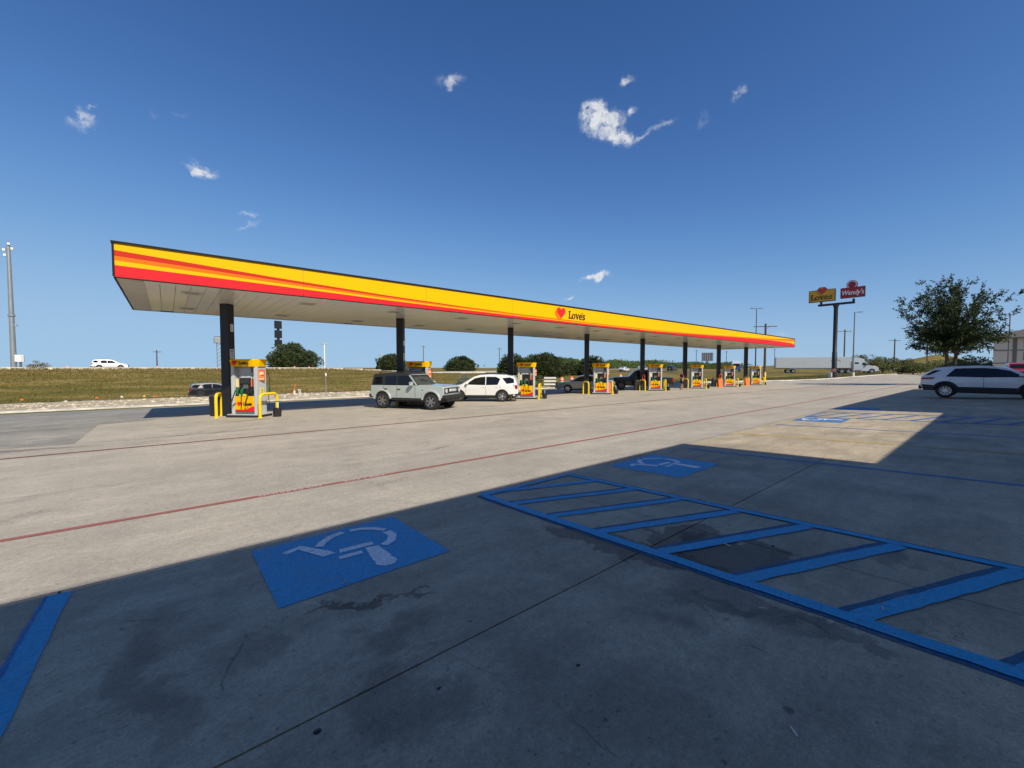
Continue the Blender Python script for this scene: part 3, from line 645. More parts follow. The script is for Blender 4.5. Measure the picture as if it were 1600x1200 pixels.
# ------------------------------------------------------------ island furniture
ISL = ['beside the column marked 8', 'behind the pale grey-green boxy SUV', 'behind the tail of the white SUV', 'in front of the silver sedan', 'beside the black pickup truck',
       'next to the person in the maroon shirt', 'at the next-to-last island towards the roadside sign', 'at the island nearest the tall roadside sign']
def dispenser(loc, label):
    t = thing('fuel_dispenser', label, 'fuel pump', loc, AR, 'fuel dispensers under the canopy')
    MB().box((0,0,.05), (1.42,.86,.10)).build('plinth', BLACKP, t, bevel=.01)
    MB().box((0,0,.115), (1.36,.80,.03)).build('plinth_cover', GREYM, t)
    for s in (-1, 1): MB().box((s*.50,0,1.12), (.13,.58,1.98)).build('side_pillar', GREYM, t, bevel=.012)
    MB().box((0,0,.52), (.868,.48,.76)).build('lower_cabinet', DGREY, t)
    MB().box((0,0,1.26), (.868,.36,.70)).build('head_cabinet', BLACKP, t)
    MB().box((0,.03,1.84), (.868,.14,.50)).build('upper_panel', GREYM, t)
    for f in (-1, 1):
        rz = 0 if f < 0 else R(180)
        def P(name, mb, m, y, **k):
            o = mb.build(name, m, t, **k); o.location = (0, f*y, 0); o.rotation_euler = (0, 0, rz); return o
        lp = P('lower_panel', MB().box((0,0,.56), (.84,.02,.62)).box((-.12,-.011,.285), (.60,.004,.07), mi=1).prism([(.0,-.02),(.28,.12),(.42,.16),(.42,-.06),(.0,-.06)], (0,-.0105,.31), (1,0,0), (0,0,1), (0,-1,0), .0065, 1), [YELLOW, REDM], .25)
        logo(lp, (-.24,-.012,.56), .185)
        P('screen_bezel', MB().box((0,0,1.50), (.46,.05,.26)), BLACKP, .20, bevel=.008)
        P('screen', MB().box((0,0,1.51), (.36,.02,.19)), SCREEN, .222)
        P('keypad', MB().box((.02,0,1.27), (.20,.04,.16)), DGREY, .195)
        P('card_label', MB().box((-.35,0,1.42), (.13,.03,.36)), CREAM, .20)
        P('price_label', MB().box((.33,0,1.42), (.15,.03,.30)), POSTER, .20)
        P('receipt_cap', MB().box((.34,0,1.63), (.12,.06,.1)), WHITEM, .19, bevel=.01)
        P('grade_label', MB().box((-.06,0,.925), (.34,.02,.07)), mat('sticker_yellow', (.85,.75,.05), .4), .252)
        P('canopy_light', MB().box((.30,0,1.90), (.16,.10,.26)), DGREY, .10)
        for k, (nx, mm) in enumerate(((-.30, GREEN), (-.10, GREEN), (.14, BLACKP), (.32, BLACKP))):
            nb = MB().tube([(nx,-.02,1.20),(nx,-.10,1.12),(nx,-.12,1.0),(nx+.02,-.10,.93)], [.035,.045,.04,.022], 8).box((nx,-.15,1.07), (.03,.05,.12))
            P('nozzle', nb, mm, .17, smooth=True)
        for k, (nx, dx) in enumerate(((-.40,-.06),(-.14,.10),(.22,-.06))):
            pts = []
            for i in range(15):
                q = i/14; pts.append((nx+dx*math.sin(q*math.pi)*1.2, -.06-.17*math.sin(q*math.pi), 1.12-1.0*math.sin(q*math.pi*.5)*(1-.25*q)+.22*q*q))
            P('hose', MB().tube(pts, .017, 6), RUBBER, .2, smooth=True)
        P('hose_riser', MB().tube([(.40,-.02,2.04),(.42,-.12,1.7),(.43,-.13,1.3),(.41,-.06,1.1)], .016, 6), RUBBER, .2, smooth=True)
    # topper: shallow boat-shaped valance with chamfered corners
    o8 = [(-.66,-.22),(-.50,-.42),(.50,-.42),(.66,-.22),(.66,.22),(.50,.42),(-.50,.42),(-.66,.22)]; mb = MB()
    vs = [(x*.93, y*.9, 2.10) for x, y in o8]+[(x, y, 2.36) for x, y in o8]+[(x*.96, y*.95, 2.40) for x, y in o8]
    mb.add(vs, [(i,(i+1)%8,(i+1)%8+8,i+8) for i in range(8)]+[(i+8,(i+1)%8+8,(i+1)%8+16,i+16) for i in range(8)]+[tuple(range(7,-1,-1)), tuple(range(16,24))])
    tp = mb.build('topper', YELLOW, t)
    logo(tp, (-.30,-.425,2.25), .21)
    MB().box((0,0,2.085), (.95,.5,.03)).build('topper_base', DGREY, t)
    # poster and sticker on the end that faces the store
    po = MB().box((0,0,0), (.30,.02,.46)).build('poster_frame', REDP, t); po.location = (.60,-.06,1.74); po.rotation_euler = (0,0,R(68))
    MB().box((0,-.013,-.01), (.255,.008,.41)).build('poster', POSTER, po)
    pb = MB().lathe([(0,-.02),(.085,-.02),(.085,-.012),(0,-.012)], (0,0,.06), 'y', 14).box((0,-.017,-.15), (.2,.004,.05)); pb.build('poster_print', CREAM, po)
    MB().box((.03,-.019,.0), (.13,.006,.05)).build('poster_print', REDP, po)
    MB().box((.572,0,1.06), (.012,.19,.27)).build('warning_sticker', mat('sticker_yellow', (.85,.75,.05), .4), t)
    for k in range(4): MB().box((.580,0,1.15-.06*k), (.004,.13,.018)).build('sticker_line', DGREY, t)
    pts = [(.60,.28,2.0),(.68,.34,1.6),(.66,.36,1.1),(.62,.34,.8),(.64,.36,.45)]; MB().tube(pts, .014, 6).build('breakaway_hose', RUBBER, t, True)
    MB().tube([(.62,.36,1.25),(.64,.40,1.05),(.62,.34,.95)], [.03,.05,.03], 8).build('nozzle', GREEN, t, True)
    return t
def island_z(x, y): return g(x, y)
proto = None; disp = []
for i, cx in enumerate(COLX):
    px, py = cx+.62, COLY-.9; loc = (px, py, g(px, py)-.004); lab = 'fuel dispenser with yellow topper '+ISL[i]
    if i == 0:
        proto = dispenser(loc, lab)
        for o in bpy.data.objects:
            if o.parent: KIDS.setdefault(o.parent.name, []).append(o)
        kids_p = dict(KIDS)
    else:
        t = copy_tree(proto); t.location = loc; t['label'] = lab
KIDS.clear()
def hoop(p, q, h, label, group):
    """yellow bent-pipe guard between two ground points"""
    p, q = Vector(p+(0,)), Vector(q+(0,)); d = (q-p); w = d.length; t = d/w; r = min(.2, w*.4); zz = [g(p.x,p.y), g(q.x,q.y)]
    pts = [(0,-.05),(0,h-r)]+[(r-r*math.cos(R(a)), h-r+r*math.sin(R(a))) for a in (18,36,54,72,90)]+[(w-r+r*math.sin(R(a)), h-r+r*math.cos(R(a))) for a in (0,18,36,54,72,90)]+[(w,-.05)]
    rt = thing('pipe_guard', label, 'guard rail', (p.x, p.y, zz[0]), 0, group)
    mb = MB().tube([(t.x*u, t.y*u, v) for u, v in pts], .058, 10); mb.build('hoop', SAFETY, rt, True)
    for u in (0, w): MB().lathe([(.058,.0),(.10,.0),(.10,.02),(.058,.03)], (t.x*u, t.y*u, (zz[1]-zz[0])*(u/w)+.0), n=12).build('foot_collar', SAFETY, rt)
    return rt
def bucket(x, y, label):
    t = thing('squeegee_bucket', label, 'bucket', (x, y, g(x, y)), R(20), 'black squeegee buckets')
    MB().lathe([(0,0),(.15,0),(.17,.34),(.18,.36),(.165,.36),(.15,.1),(0,.1)], (0,0,0), n=14).build('pail', BLACKP, t, True)
    MB().tube([(.03,0,.12),(.06,.02,.62)], .012, 6).build('handle', WHITEM, t)
    MB().box((.062,.02,.63), (.2,.03,.05)).build('squeegee_head', DGREY, t)
def trash(x, y, label):
    t = thing('trash_bin', label, 'trash bin', (x, y, g(x, y)), AR, 'black trash bins at the islands')
    MB().box((0,0,.42), (.42,.42,.84), taper=1.08).build('bin_body', BLACKP, t, bevel=.02)
    MB().lathe([(.05,0),(.235,0),(.235,.05),(.15,.17),(0,.2)], (0,0,.84), n=14).build('lid', DGREY, t, True)
for i, cx in enumerate(COLX):
    lb = ISL[i]
    hoop((cx+.86, COLY-1.84), (cx+1.58, COLY-1.26), .96, 'yellow pipe guard at the pump, '+lb, 'yellow pipe guards at pump ends')
    hoop((cx-.50, COLY-.63), (cx-.27, COLY+.10), .96, 'yellow pipe guard against the column, '+lb, 'yellow pipe guards at column ends')
    bucket(cx+1.50, COLY-1.72, 'black squeegee bucket '+lb)
    if i in (0, 2, 4, 6): trash(cx-.36, COLY-.02+.35, 'square black trash bin '+lb)
# red extinguisher cabinets and orange caution boards
for i in (4, 6):
    t = thing('extinguisher_cabinet', 'red extinguisher cabinet on column '+ISL[i], 'extinguisher', (COLX[i]-.27, COLY-.30, g(COLX[i], COLY)+.85), AR, 'red extinguisher cabinets')
    MB().box((0,0,.30), (.26,.2,.60)).build('cabinet', REDP, t, bevel=.01); MB().box((0,-.105,.34), (.16,.012,.34)).build('window_pane', SCREEN, t)
for i, dx in ((3, 1.72), (6, -1.1), (7, -1.35)):
    x, y = COLX[i]+dx, COLY-.7
    t = thing('caution_board', 'folding orange caution board '+ISL[i], 'sign', (x, y, g(x, y)), R(-35), 'orange caution boards')
    for s in (-1, 1):
        o = MB().box((0,0,.45), (.52,.02,.9)).build('board', ORG, t, bevel=.01); o.rotation_euler = (R(9*s), 0, 0); o.location = (0, .17*s, 0)
# tall thin bollards beyond the last pump
for k, (x, y, lb) in enumerate(((61.6,21.2,'thick yellow bollard on the store side past the last dispenser'),(64.6,21.6,'thick yellow bollard standing farthest beyond the last dispenser'),(61.0,24.6,'thick yellow bollard just behind the last dispenser'))):
    t = thing('bollard', lb, 'bollard', (x, y, g(x, y)), 0, 'yellow bollards past the last island')
    MB().lathe([(.13,-.05),(.13,1.5),(.09,1.6),(0,1.63)], (0,0,0), n=14).build('post', SAFETY, t, True)
    MB().lathe([(.132,1.2),(.134,1.2),(.134,1.32),(.132,1.32)], (0,0,0), n=14).build('reflective_band', WHITEM, t)

# ------------------------------------------------------------ vehicles
GLASS = mat('tinted_glass', (.008,.009,.011), .05, var=.1, spec=.45)
GLASSC = mat('clear_tint_glass', (.05,.065,.06), .05, var=.4, scale=3, spec=.9)
CHROME = mat('bright_alloy', (.62,.62,.62), .25, .85, var=.08)
MALLOY = mat('grey_alloy', (.30,.30,.30), .35, .7, var=.1)
DALLOY = mat('dark_alloy', (.10,.10,.105), .35, .6, var=.1)
HEADL = mat('headlamp_lens', (.55,.57,.6), .1, var=.15, scale=14, spec=.8)
TAILL = mat('tail_lamp_red', (.28,.008,.012), .15, var=.2, spec=.8)
CLAD = mat('black_cladding', (.022,.022,.024), .6, var=.2)
PLATE = mat('number_plate', (.7,.7,.68), .4, var=.1)
def carpaint(name, c, metal=0., rough=.3): return mat(name, c, rough, metal, var=.02, scale=1., coat=1. if max(c) > .1 else .35)
PW_WHITE = carpaint('white_car_paint', (.78,.78,.77)); PW_SILVER = carpaint('silver_car_paint', (.33,.35,.37), .4); PW_BLACK = carpaint('black_car_paint', (.012,.012,.014))
PW_CACTUS = carpaint('grey_green_car_paint', (.42,.475,.455)); PW_RED = carpaint('red_car_paint', (.42,.012,.02)); PW_DARK = carpaint('dark_car_paint', (.03,.03,.035)); PW_SILV2 = carpaint('light_silver_car_paint', (.55,.56,.57), .3)

def side_mesh(poly, zc, xc):
    """planar polygon in (x, z), cut along the given z and x lines; returns verts, faces, boundary edges"""
    bm = bmesh.new(); vs = [bm.verts.new((x, 0, z)) for x, z in poly]; bm.faces.new(vs)
    for z in zc: bmesh.ops.bisect_plane(bm, geom=bm.verts[:]+bm.edges[:]+bm.faces[:], plane_co=(0,0,z), plane_no=(0,0,1))
    for x in xc: bmesh.ops.bisect_plane(bm, geom=bm.verts[:]+bm.edges[:]+bm.faces[:], plane_co=(x,0,0), plane_no=(1,0,0))
    bmesh.ops.remove_doubles(bm, verts=bm.verts[:], dist=1e-4)
    bm.verts.index_update(); V = [(v.co.x, v.co.z) for v in bm.verts]; F = [[v.index for v in f.verts] for f in bm.faces]
    B = [(e.verts[0].index, e.verts[1].index) for e in bm.edges if len(e.link_faces) == 1]; bm.free(); return V, F, B
ROWS = (-1., -.75, -.35, 0., .35, .75, 1.)
def solid_body(poly, hw, zc, xc, crown=.03, bow=.06, xext=(-9, 9)):
    V, F, B = side_mesh(poly, zc, xc); mb = MB(); n = len(V); vs = []
    used = sorted({i for e in B for i in e}); idx = {}
    for s in (1, -1):
        for x, z in V: vs.append((x, s*hw(x, z), z))
    fs = [tuple(f) for f in F]+[tuple(i+n for i in f[::-1]) for f in F]
    for i in used:
        x, z = V[i]; w = hw(x, z); idx[i] = []
        for t in ROWS:
            if t == 1.: idx[i].append(i); continue
            if t == -1.: idx[i].append(i+n); continue
            k = 1-t*t; xx, zz = x, z
            if z > .75: zz += crown*k
            if x > xext[1]-.35: xx += bow*k
            if x < xext[0]+.35: xx -= bow*k*.7
            idx[i].append(len(vs)); vs.append((xx, w*t, zz))
    for a, b in B:
        for k in range(len(ROWS)-1): fs.append((idx[a][k], idx[a][k+1], idx[b][k+1], idx[b][k]))
    mb.add(vs, fs); return mb
def side_panel(poly, hw, off, s, zc=(), xc=(), th=.012):
    V, F, B = side_mesh(poly, zc, xc); mb = MB(); n = len(V)
    vs = [(x, s*(hw(x, z)+off), z) for x, z in V]+[(x, s*(hw(x, z)+off-th), z) for x, z in V]
    fs = [tuple(f) for f in F]+[tuple(i+n for i in f[::-1]) for f in F]+[(a, b, b+n, a+n) for a, b in B]
    return mb.add(vs, fs)
def cross_panel(p, q, hw, off, m0=.07, m1=.07, rows=9, crown=.03, bow=0.):
    """pane across the car between profile points p and q"""
    d = Vector((q[0]-p[0], 0, q[1]-p[1])); nrm = Vector((-d.z, 0, d.x)).normalized()
    if nrm.z < 0: nrm = -nrm
    mb = MB(); vs = []; k = 5
    for i in range(k):
        t = i/(k-1); x = p[0]+d.x*t; z = p[1]+d.z*t; w = hw(x, z)-(m0+(m1-m0)*t)
        for j in range(rows):
            u = -1+2*j/(rows-1); c = 1-u*u; b = Vector((x, w*u, z))+nrm*(off+crown*c); vs.append(b)
    vs += [v-nrm*.02 for v in vs]; N_ = k*rows
    fs = [(i*rows+j, i*rows+j+1, (i+1)*rows+j+1, (i+1)*rows+j) for i in range(k-1) for j in range(rows-1)]
    return mb.add(vs, fs+[tuple(a+N_ for a in f[::-1]) for f in fs])
def arch(cx, cz, r, z, n=11):
    a0 = math.asin(max(-1, min(1, (z-cz)/r))); return [(cx+r*math.cos(a0+(math.pi-2*a0)*i/(n-1)), cz+r*math.sin(a0+(math.pi-2*a0)*i/(n-1))) for i in range(n)]
WHEELS = {}
def wheel(parent, x, y, r, w, s, style, rimm, key):
    if key not in WHEELS:
        ty = MB().lathe([(r*.60,-w*.42),(r*.66,-w*.5),(r*.9,-w*.5),(r*.985,-w*.42),(r,-w*.25),(r,w*.25),(r*.985,w*.42),(r*.9,w*.5),(r*.66,w*.5),(r*.60,w*.42),(r*.58,0)], (0,0,0), 'y', 28)
        ty.f.append(()) if False else None
        tm = ty.mesh('wheel', RUBBER, True)
        rb = MB().lathe([(r*.66,-w*.44),(r*.64,-w*.49),(r*.60,-w*.44),(r*.57,-w*.2),(0,-w*.15)], (0,0,0), 'y', 28)
        ns = {'five':5,'six':6,'ten':10,'steel':8}[style]
        sp = MB()
        for i in range(ns):
            q = 2*math.pi*i/ns; c, sn = math.cos(q), math.sin(q); hw_ = r*(.085 if ns < 8 else .045)
            pts = [(-hw_*1.3, r*.10),(hw_*1.3, r*.10),(hw_, r*.62),(-hw_, r*.62)]
            sp.prism([(u*c-v*sn, u*sn+v*c) for u, v in pts], (0,-w*.44,0), (1,0,0), (0,0,1), (0,1,0), w*.12)
        sp.lathe([(0,-w*.47),(r*.15,-w*.47),(r*.17,-w*.40),(0,-w*.38)], (0,0,0), 'y', 12)
        sp.lathe([(r*.58,-w*.46),(r*.655,-w*.475),(r*.66,-w*.42),(r*.58,-w*.42),(r*.58,-w*.46)], (0,0,0), 'y', 28)
        WHEELS[key] = (tm, rb.mesh('rim', DALLOY if style != 'steel' else CHROME, True), sp.mesh('spokes', rimm))
    tm, rm, sm = WHEELS[key]; o = put('wheel', tm, parent, (x, y, r), (0, rnd.uniform(0, 1), 0 if s < 0 else math.pi))
    put('rim', rm, o); put('spokes', sm, o); return o

CARS = {
 'suv': dict(W=1.98, belt=1.08, k=.32, r=.37, wx=(-1.40,1.46), wr=.245, style='five', ext=(-2.45,2.5),
   top=[(-2.34,.42),(-2.45,.58),(-2.45,.92),(-2.38,1.14),(-2.22,1.58),(-2.12,1.68),(-1.6,1.755),(-.6,1.785),(.1,1.74),(.46,1.64),(1.26,1.14),(1.42,1.10),(2.05,1.01),(2.34,.90),(2.47,.72),(2.5,.5),(2.40,.31)],
   ws=((.52,1.60),(1.22,1.16)), rw=((-2.23,1.55),(-2.38,1.16)),
   win=[[(1.0,1.13),(.42,1.53),(.02,1.62),(-.30,1.645),(-.30,1.10)],[(-.36,1.10),(-.36,1.645),(-1.0,1.635),(-1.28,1.50),(-1.12,1.12)],[(-1.42,1.55),(-1.72,1.20),(-2.20,1.25),(-2.17,1.50),(-1.9,1.60)]],
   doors=[.98,-.33,-1.28], handle=[(-.18,.98),(-1.08,1.0)], tail=[(-2.40,1.10),(-2.12,1.12),(-2.22,1.0),(-2.30,.84),(-2.43,.86)], head=[(2.44,.78),(2.0,.90),(1.95,.96),(2.32,.90)], clad=.44),
 'crossover': dict(W=1.86, belt=1.04, k=.34, r=.36, wx=(-1.36,1.38), wr=.235, style='ten', ext=(-2.25,2.25),
   top=[(-2.18,.45),(-2.27,.60),(-2.24,.98),(-2.14,1.14),(-1.80,1.42),(-1.76,1.48),(-1.2,1.56),(-.3,1.60),(.35,1.55),(.72,1.45),(1.34,1.06),(1.5,1.03),(1.95,.95),(2.17,.82),(2.25,.62),(2.2,.34)],
   ws=((.76,1.42),(1.30,1.08)), rw=((-1.80,1.40),(-2.12,1.16)),
   win=[[(1.16,1.07),(.70,1.36),(.30,1.46),(-.10,1.49),(-.10,1.045)],[(-.10,1.045),(-.10,1.49),(-.75,1.48),(-1.05,1.46),(-1.36,1.06)],[(-1.52,1.38),(-1.77,1.37),(-2.08,1.14),(-1.96,1.13)]],
   doors=[1.12,-.10,-1.20], handle=[(-.28,.94),(-1.15,.95)], tail=[(-2.22,1.0),(-1.72,1.02),(-1.84,.93),(-2.24,.90)], head=[(2.2,.74),(1.78,.86),(1.80,.90),(2.12,.85)], clad=.56),
 'sedan': dict(W=1.84, belt=.92, k=.36, r=.33, wx=(-1.40,1.40), wr=.22, style='five', ext=(-2.4,2.4),
   top=[(-2.28,.42),(-2.4,.58),(-2.36,.90),(-2.28,1.0),(-1.85,1.04),(-1.05,1.38),(-.5,1.45),(.1,1.45),(.5,1.36),(1.22,.96),(1.4,.93),(2.0,.83),(2.3,.70),(2.4,.52),(2.3,.24)],
   ws=((.55,1.33),(1.16,.99)), rw=((-1.10,1.35),(-1.78,1.06)),
   win=[[(1.02,.97),(.5,1.28),(.05,1.37),(-.25,1.37),(-.25,.94)],[(-.31,.94),(-.31,1.37),(-.95,1.30),(-1.4,1.04),(-1.3,.97)]],
   doors=[1.0,-.28,-1.3], handle=[(-.12,.82),(-1.12,.84)], tail=[(-2.37,.92),(-2.0,.96),(-2.05,.84),(-2.39,.80)], head=[(2.36,.62),(1.9,.76),(1.95,.80),(2.26,.72)], clad=.28),
 'pickup': dict(W=2.0, belt=1.16, k=.28, r=.40, wx=(-1.75,1.80), wr=.27, style='six', ext=(-2.9,2.85),
   top=[(-2.82,.60),(-2.9,.66),(-2.9,1.14),(-2.86,1.18),(-1.16,1.18),(-1.10,1.24),(-1.02,1.76),(-.9,1.84),(-.2,1.88),(.35,1.84),(.55,1.77),(1.10,1.24),(1.25,1.22),(2.4,1.16),(2.74,1.08),(2.85,.9),(2.85,.6),(2.75,.42)],
   ws=((.60,1.73),(1.06,1.27)), rw=((-1.06,1.70),(-1.12,1.28)),
   win=[[(.92,1.22),(.48,1.64),(.2,1.72),(-.05,1.73),(-.05,1.18)],[(-.11,1.18),(-.11,1.73),(-.85,1.71),(-.98,1.20)]],
   doors=[.95,-.08,-1.08], handle=[(.05,1.08),(-.92,1.08)], tail=[(-2.88,1.10),(-2.74,1.10),(-2.74,.78),(-2.88,.78)], head=[(2.78,.88),(2.5,.9),(2.5,1.06),(2.72,1.05)], clad=.46),
}
def make_car(kind, name, label, paint_m, loc, heading, scale=1., group=None, rimm=None, glass=GLASS, detail=True, cat='car'):
    c = CARS[kind]; t = thing(name, label, cat, loc, heading, group); t.scale = (scale,)*3
    Wd, belt, k, r = c['W'], c['belt'], c['k'], c['r']; x0, x1 = c['ext']
    def hw(x, z):
        w = Wd/2-.012
        if z > belt: w -= (z-belt)*k
        w -= .05*max(0, (.55-z)/.3)**1.5+.022*max(0, (z-.75))*(z < belt)
        w -= .16*max(0, (x-(x1-.75))/.75)**2+.10*max(0, ((x0+.6)-x)/.6)**2
        return w
    zb = c['top'][-1][1]*.5+c['top'][0][1]*.5; zb = min(zb, .36) if kind != 'pickup' else .46
    ra = r*1.17; poly = list(c['top'])+arch(c['wx'][1], r, ra, zb)+arch(c['wx'][0], r, ra, zb)
    body = solid_body(poly, hw, (.55,.72,.88,belt,belt+.18,belt+.4), (-2.2,-1.2,-.6,0,.6,1.2,1.9,2.2), .03, .07, c['ext'])
    body.build('body', paint_m, t, True, bevel=.035)
    MB().box(((c['wx'][0]+c['wx'][1])/2, 0, zb-.02), (c['wx'][1]-c['wx'][0]-.2, Wd-.34, .16)).build('underbody', CLAD, t)
    cross_panel(c['ws'][0], c['ws'][1], hw, .006, .10, .07).build('windshield', glass, t, True)
    cross_panel(c['rw'][0], c['rw'][1], hw, .008, .12, .09).build('rear_window', GLASS, t, True)
    for s in (1, -1):
        for i, p in enumerate(c['win']): side_panel(p, hw, .008, s, (belt+.2,), ()).build('side_window', GLASS, t, True)
        side_panel(c['tail'], hw, .012, s).build('tail_light', TAILL, t); side_panel(c['head'], hw, .012, s).build('headlight', HEADL, t)
        for i, x in enumerate(c['wx']):
            wheel(t, x, s*(Wd/2-c['wr']/2-.02), r, c['wr'], s, c['style'], rimm or CHROME, (kind, (rimm or CHROME).name))
            tr = [(x+ra*1.0*math.cos(a), s*(hw(x+ra*math.cos(a), r+ra*math.sin(a))-.03), r+ra*math.sin(a)) for a in [math.pi*i/12 for i in range(13)]]
            MB().tube(tr, .042 if kind != 'crossover' else .07, 6).build('wheel_arch_trim', CLAD if c['clad'] > .3 else paint_m, t, True)
        q0, q1 = c['wx'][0]+ra, c['wx'][1]-ra
        side_panel([(q0,zb-.04),(q1,zb-.04),(q1,c['clad']),(q0,c['clad'])], hw, .012, s, (), (0,)).build('sill_cladding', CLAD, t)
        side_panel([(x0+.10,zb),(c['wx'][0]-ra,zb),(c['wx'][0]-ra,c['clad']+.06),(x0+.03,c['clad']+.10)], hw, .012, s).build('bumper_cladding', CLAD, t)
        if detail:
            for x in c['doors']: side_panel([(x-.006,c['clad']),(x+.006,c['clad']),(x+.006,belt),(x-.006,belt)], hw, .003, s, (.72,.88)).build('door_gap', TRIM, t)
            for x, z in c['handle']: MB().box((x, s*(hw(x,z)+.015), z), (.20,.03,.03)).build('door_handle', paint_m, t, bevel=.008)
        xm = c['win'][0][0][0]-.12; zm = belt+.12
        MB().box((xm, s*(hw(xm,zm)+.13), zm+.02), (.14,.20,.14), taper=.85).box((xm, s*(hw(xm,zm)+.02), zm-.03), (.08,.10,.04)).build('mirror', paint_m if kind != 'pickup' else CLAD, t, bevel=.02)
    fz = c['top'][-3][1]
    MB().box((x1+.045, 0, fz-.02), (.06, Wd*.52, .26)).build('grille', CLAD, t, bevel=.02)
    MB().box((x1+.03, 0, .42), (.12, Wd*.72, .16)).build('front_bumper', CLAD, t, bevel=.03)
    MB().box((x0-.03, 0, .50), (.12, Wd*.78, .20)).build('rear_bumper', CLAD, t, bevel=.03)
    MB().box((x0-.055, 0, .82), (.03, .32, .16)).build('number_plate', PLATE, t)
    if kind in ('suv', 'crossover'):
        zr = max(z for x, z in c['top'])
        for s in (1, -1): MB().tube([(-1.55,s*(hw(-1.5,zr)-.08),zr-.02),(-1.4,s*(hw(-1.4,zr)-.08),zr+.055),(.0,s*(hw(0,zr)-.08),zr+.055),(.18,s*(hw(.1,zr)-.08),zr-.03)], .022, 6).build('roof_rail', CLAD, t, True)
    return t
def gz(x, y): return terr(x, y)
def on(x, y, dz=0.): return (x, y, terr(x, y)+dz)

# boxy off-road SUV
def boxy_suv(loc, heading):
    t = thing('boxy_suv', 'pale grey-green boxy off-road SUV with black roof driving away from the pumps', 'SUV', loc, heading)
    W2 = .93
    def hw(x, z):
        w = W2-.01
        if z > 1.16: w -= (z-1.16)*.16
        w -= .04*max(0,(.7-z)/.3)
        w -= .05*max(0,(x-1.6)/.6)**2
        return w
    r = .415; xr, xf = -1.47, 1.47; zb = .56; ra = .50
    poly = [(-2.16,.62),(-2.20,.75),(-2.20,1.17),(-2.17,1.20),(.70,1.21),(.80,1.245),(1.95,1.20),(2.12,1.15),(2.17,1.08),(2.17,.74),(2.12,.64)]+arch(xf,.44,ra,zb)+arch(xr,.44,ra,zb)
    solid_body(poly, hw, (.7,.85,1.0), (-1.2,-.6,0,.6,1.2), .025, .03, (-2.2,2.17)).build('body', PW_CACTUS, t, True, bevel=.03)
    roof = [(-2.15,1.205),(-2.06,1.70),(-1.98,1.79),(-1.5,1.83),(.0,1.83),(.16,1.79),(.22,1.74),(.70,1.215)]
    solid_body(roof, hw, (1.4,1.6), (-1,0), .015, .02, (-2.15,.7)).build('hardtop', CLAD, t, True, bevel=.025)
    for s in (1, -1):
        for p in ([(-2.05,1.27),(-1.98,1.62),(-1.50,1.64),(-1.46,1.27)],[(-1.28,1.24),(-1.30,1.66),(-.60,1.68),(-.60,1.24)],[(-.52,1.24),(-.52,1.68),(.08,1.69),(.50,1.24)]):
            side_panel(p, hw, .008, s).build('side_window', GLASS, t)
        side_panel([(.13,1.72),(.22,1.74),(.70,1.22),(.60,1.22)], hw, .012, s).build('windshield_pillar', PW_CACTUS, t)
        for x in (.55,-.56,-1.38): side_panel([(x-.006,.62),(x+.006,.62),(x+.006,1.17),(x-.006,1.17)], hw, .004, s, (.85,)).build('door_gap', TRIM, t)
        for x in (-.42,-1.24): MB().box((x, s*(hw(x,1.0)+.018), 1.02), (.20,.035,.04)).build('door_handle', CLAD, t, bevel=.01)
        for x in (xr, xf):
            wheel(t, x, s*(W2-.12), r, .27, s, 'six', MALLOY, ('boxy','c'))
            tr = [(x+(ra+.02)*math.cos(a), s*(W2-.02), .44+(ra+.02)*math.sin(a)) for a in [math.pi*(.04+.92*i/14) for i in range(15)]]
            MB().tube(tr, .06, 8).build('fender_flare', PW_SILV2, t, True)
        MB().box((0, s*(W2-.02), .50), (1.95,.14,.07)).build('side_step', CLAD, t, bevel=.02)
        MB().box((.42, s*(W2+.14), 1.30), (.14,.20,.20)).box((.44, s*(W2+.02), 1.22), (.08,.12,.05)).build('mirror', PW_SILV2, t, bevel=.03)
        MB().tube([(-1.8,s*.66,1.83),(-1.7,s*.66,1.90),(-.15,s*.66,1.90),(-.02,s*.66,1.82)], .022, 6).build('roof_rail', CLAD, t, True)
        MB().lathe([(0,.03),(.10,.03),(.125,.0),(.125,-.02)], (2.20,s*.68,.97), 'x', 16).build('headlight', HEADL, t, True)
        MB().lathe([(.10,.034),(.13,.034),(.13,.0),(.10,.0),(.10,.034)], (2.205,s*.68,.97), 'x', 16).build('lamp_ring', CHROME, t, True)
        MB().box((-2.22, s*.82, 1.0), (.05,.14,.30)).build('tail_light', TAILL, t, bevel=.01)
    cross_panel((.22,1.715),(.68,1.25), hw, .012, .09, .08, crown=.01).build('windshield', GLASSC, t, True)
    MB().box((.20,0,1.755), (.16,1.46,.035)).build('windshield_header', PW_SILV2, t, bevel=.01)
    gr = MB().box((2.195,0,.965), (.04,1.62,.29)).build('grille', BLACKP, t, bevel=.02)
    me = text_mesh('grille_lettering', 'BRONCO', .17, WHITEM, .012, bold=.006); put('grille_lettering', me, gr, (2.225,0,.975), (R(90),0,R(90)), (1,1,1))
    MB().box((2.22,0,.655), (.24,1.80,.20)).build('front_bumper', CLAD, t, bevel=.04)
    MB().box((2.20,0,.50), (.16,1.3,.14), taper=1.1).build('skid_plate', CLAD, t, bevel=.03)
    for s in (1,-1): MB().tube([(2.33,s*.45,.66),(2.40,s*.45,.63),(2.33,s*.45,.60)], .015, 6).build('tow_hook', REDP if False else CLAD, t)
    MB().box((-2.24,0,.66), (.18,1.78,.18)).build('rear_bumper', CLAD, t, bevel=.03)
    MB().lathe([(0,-.10),(.25,-.12),(.38,-.12),(.41,-.08),(.41,.10),(.2,.12)], (-2.36,.05,1.0), 'x', 24).build('spare_wheel', RUBBER, t, True)
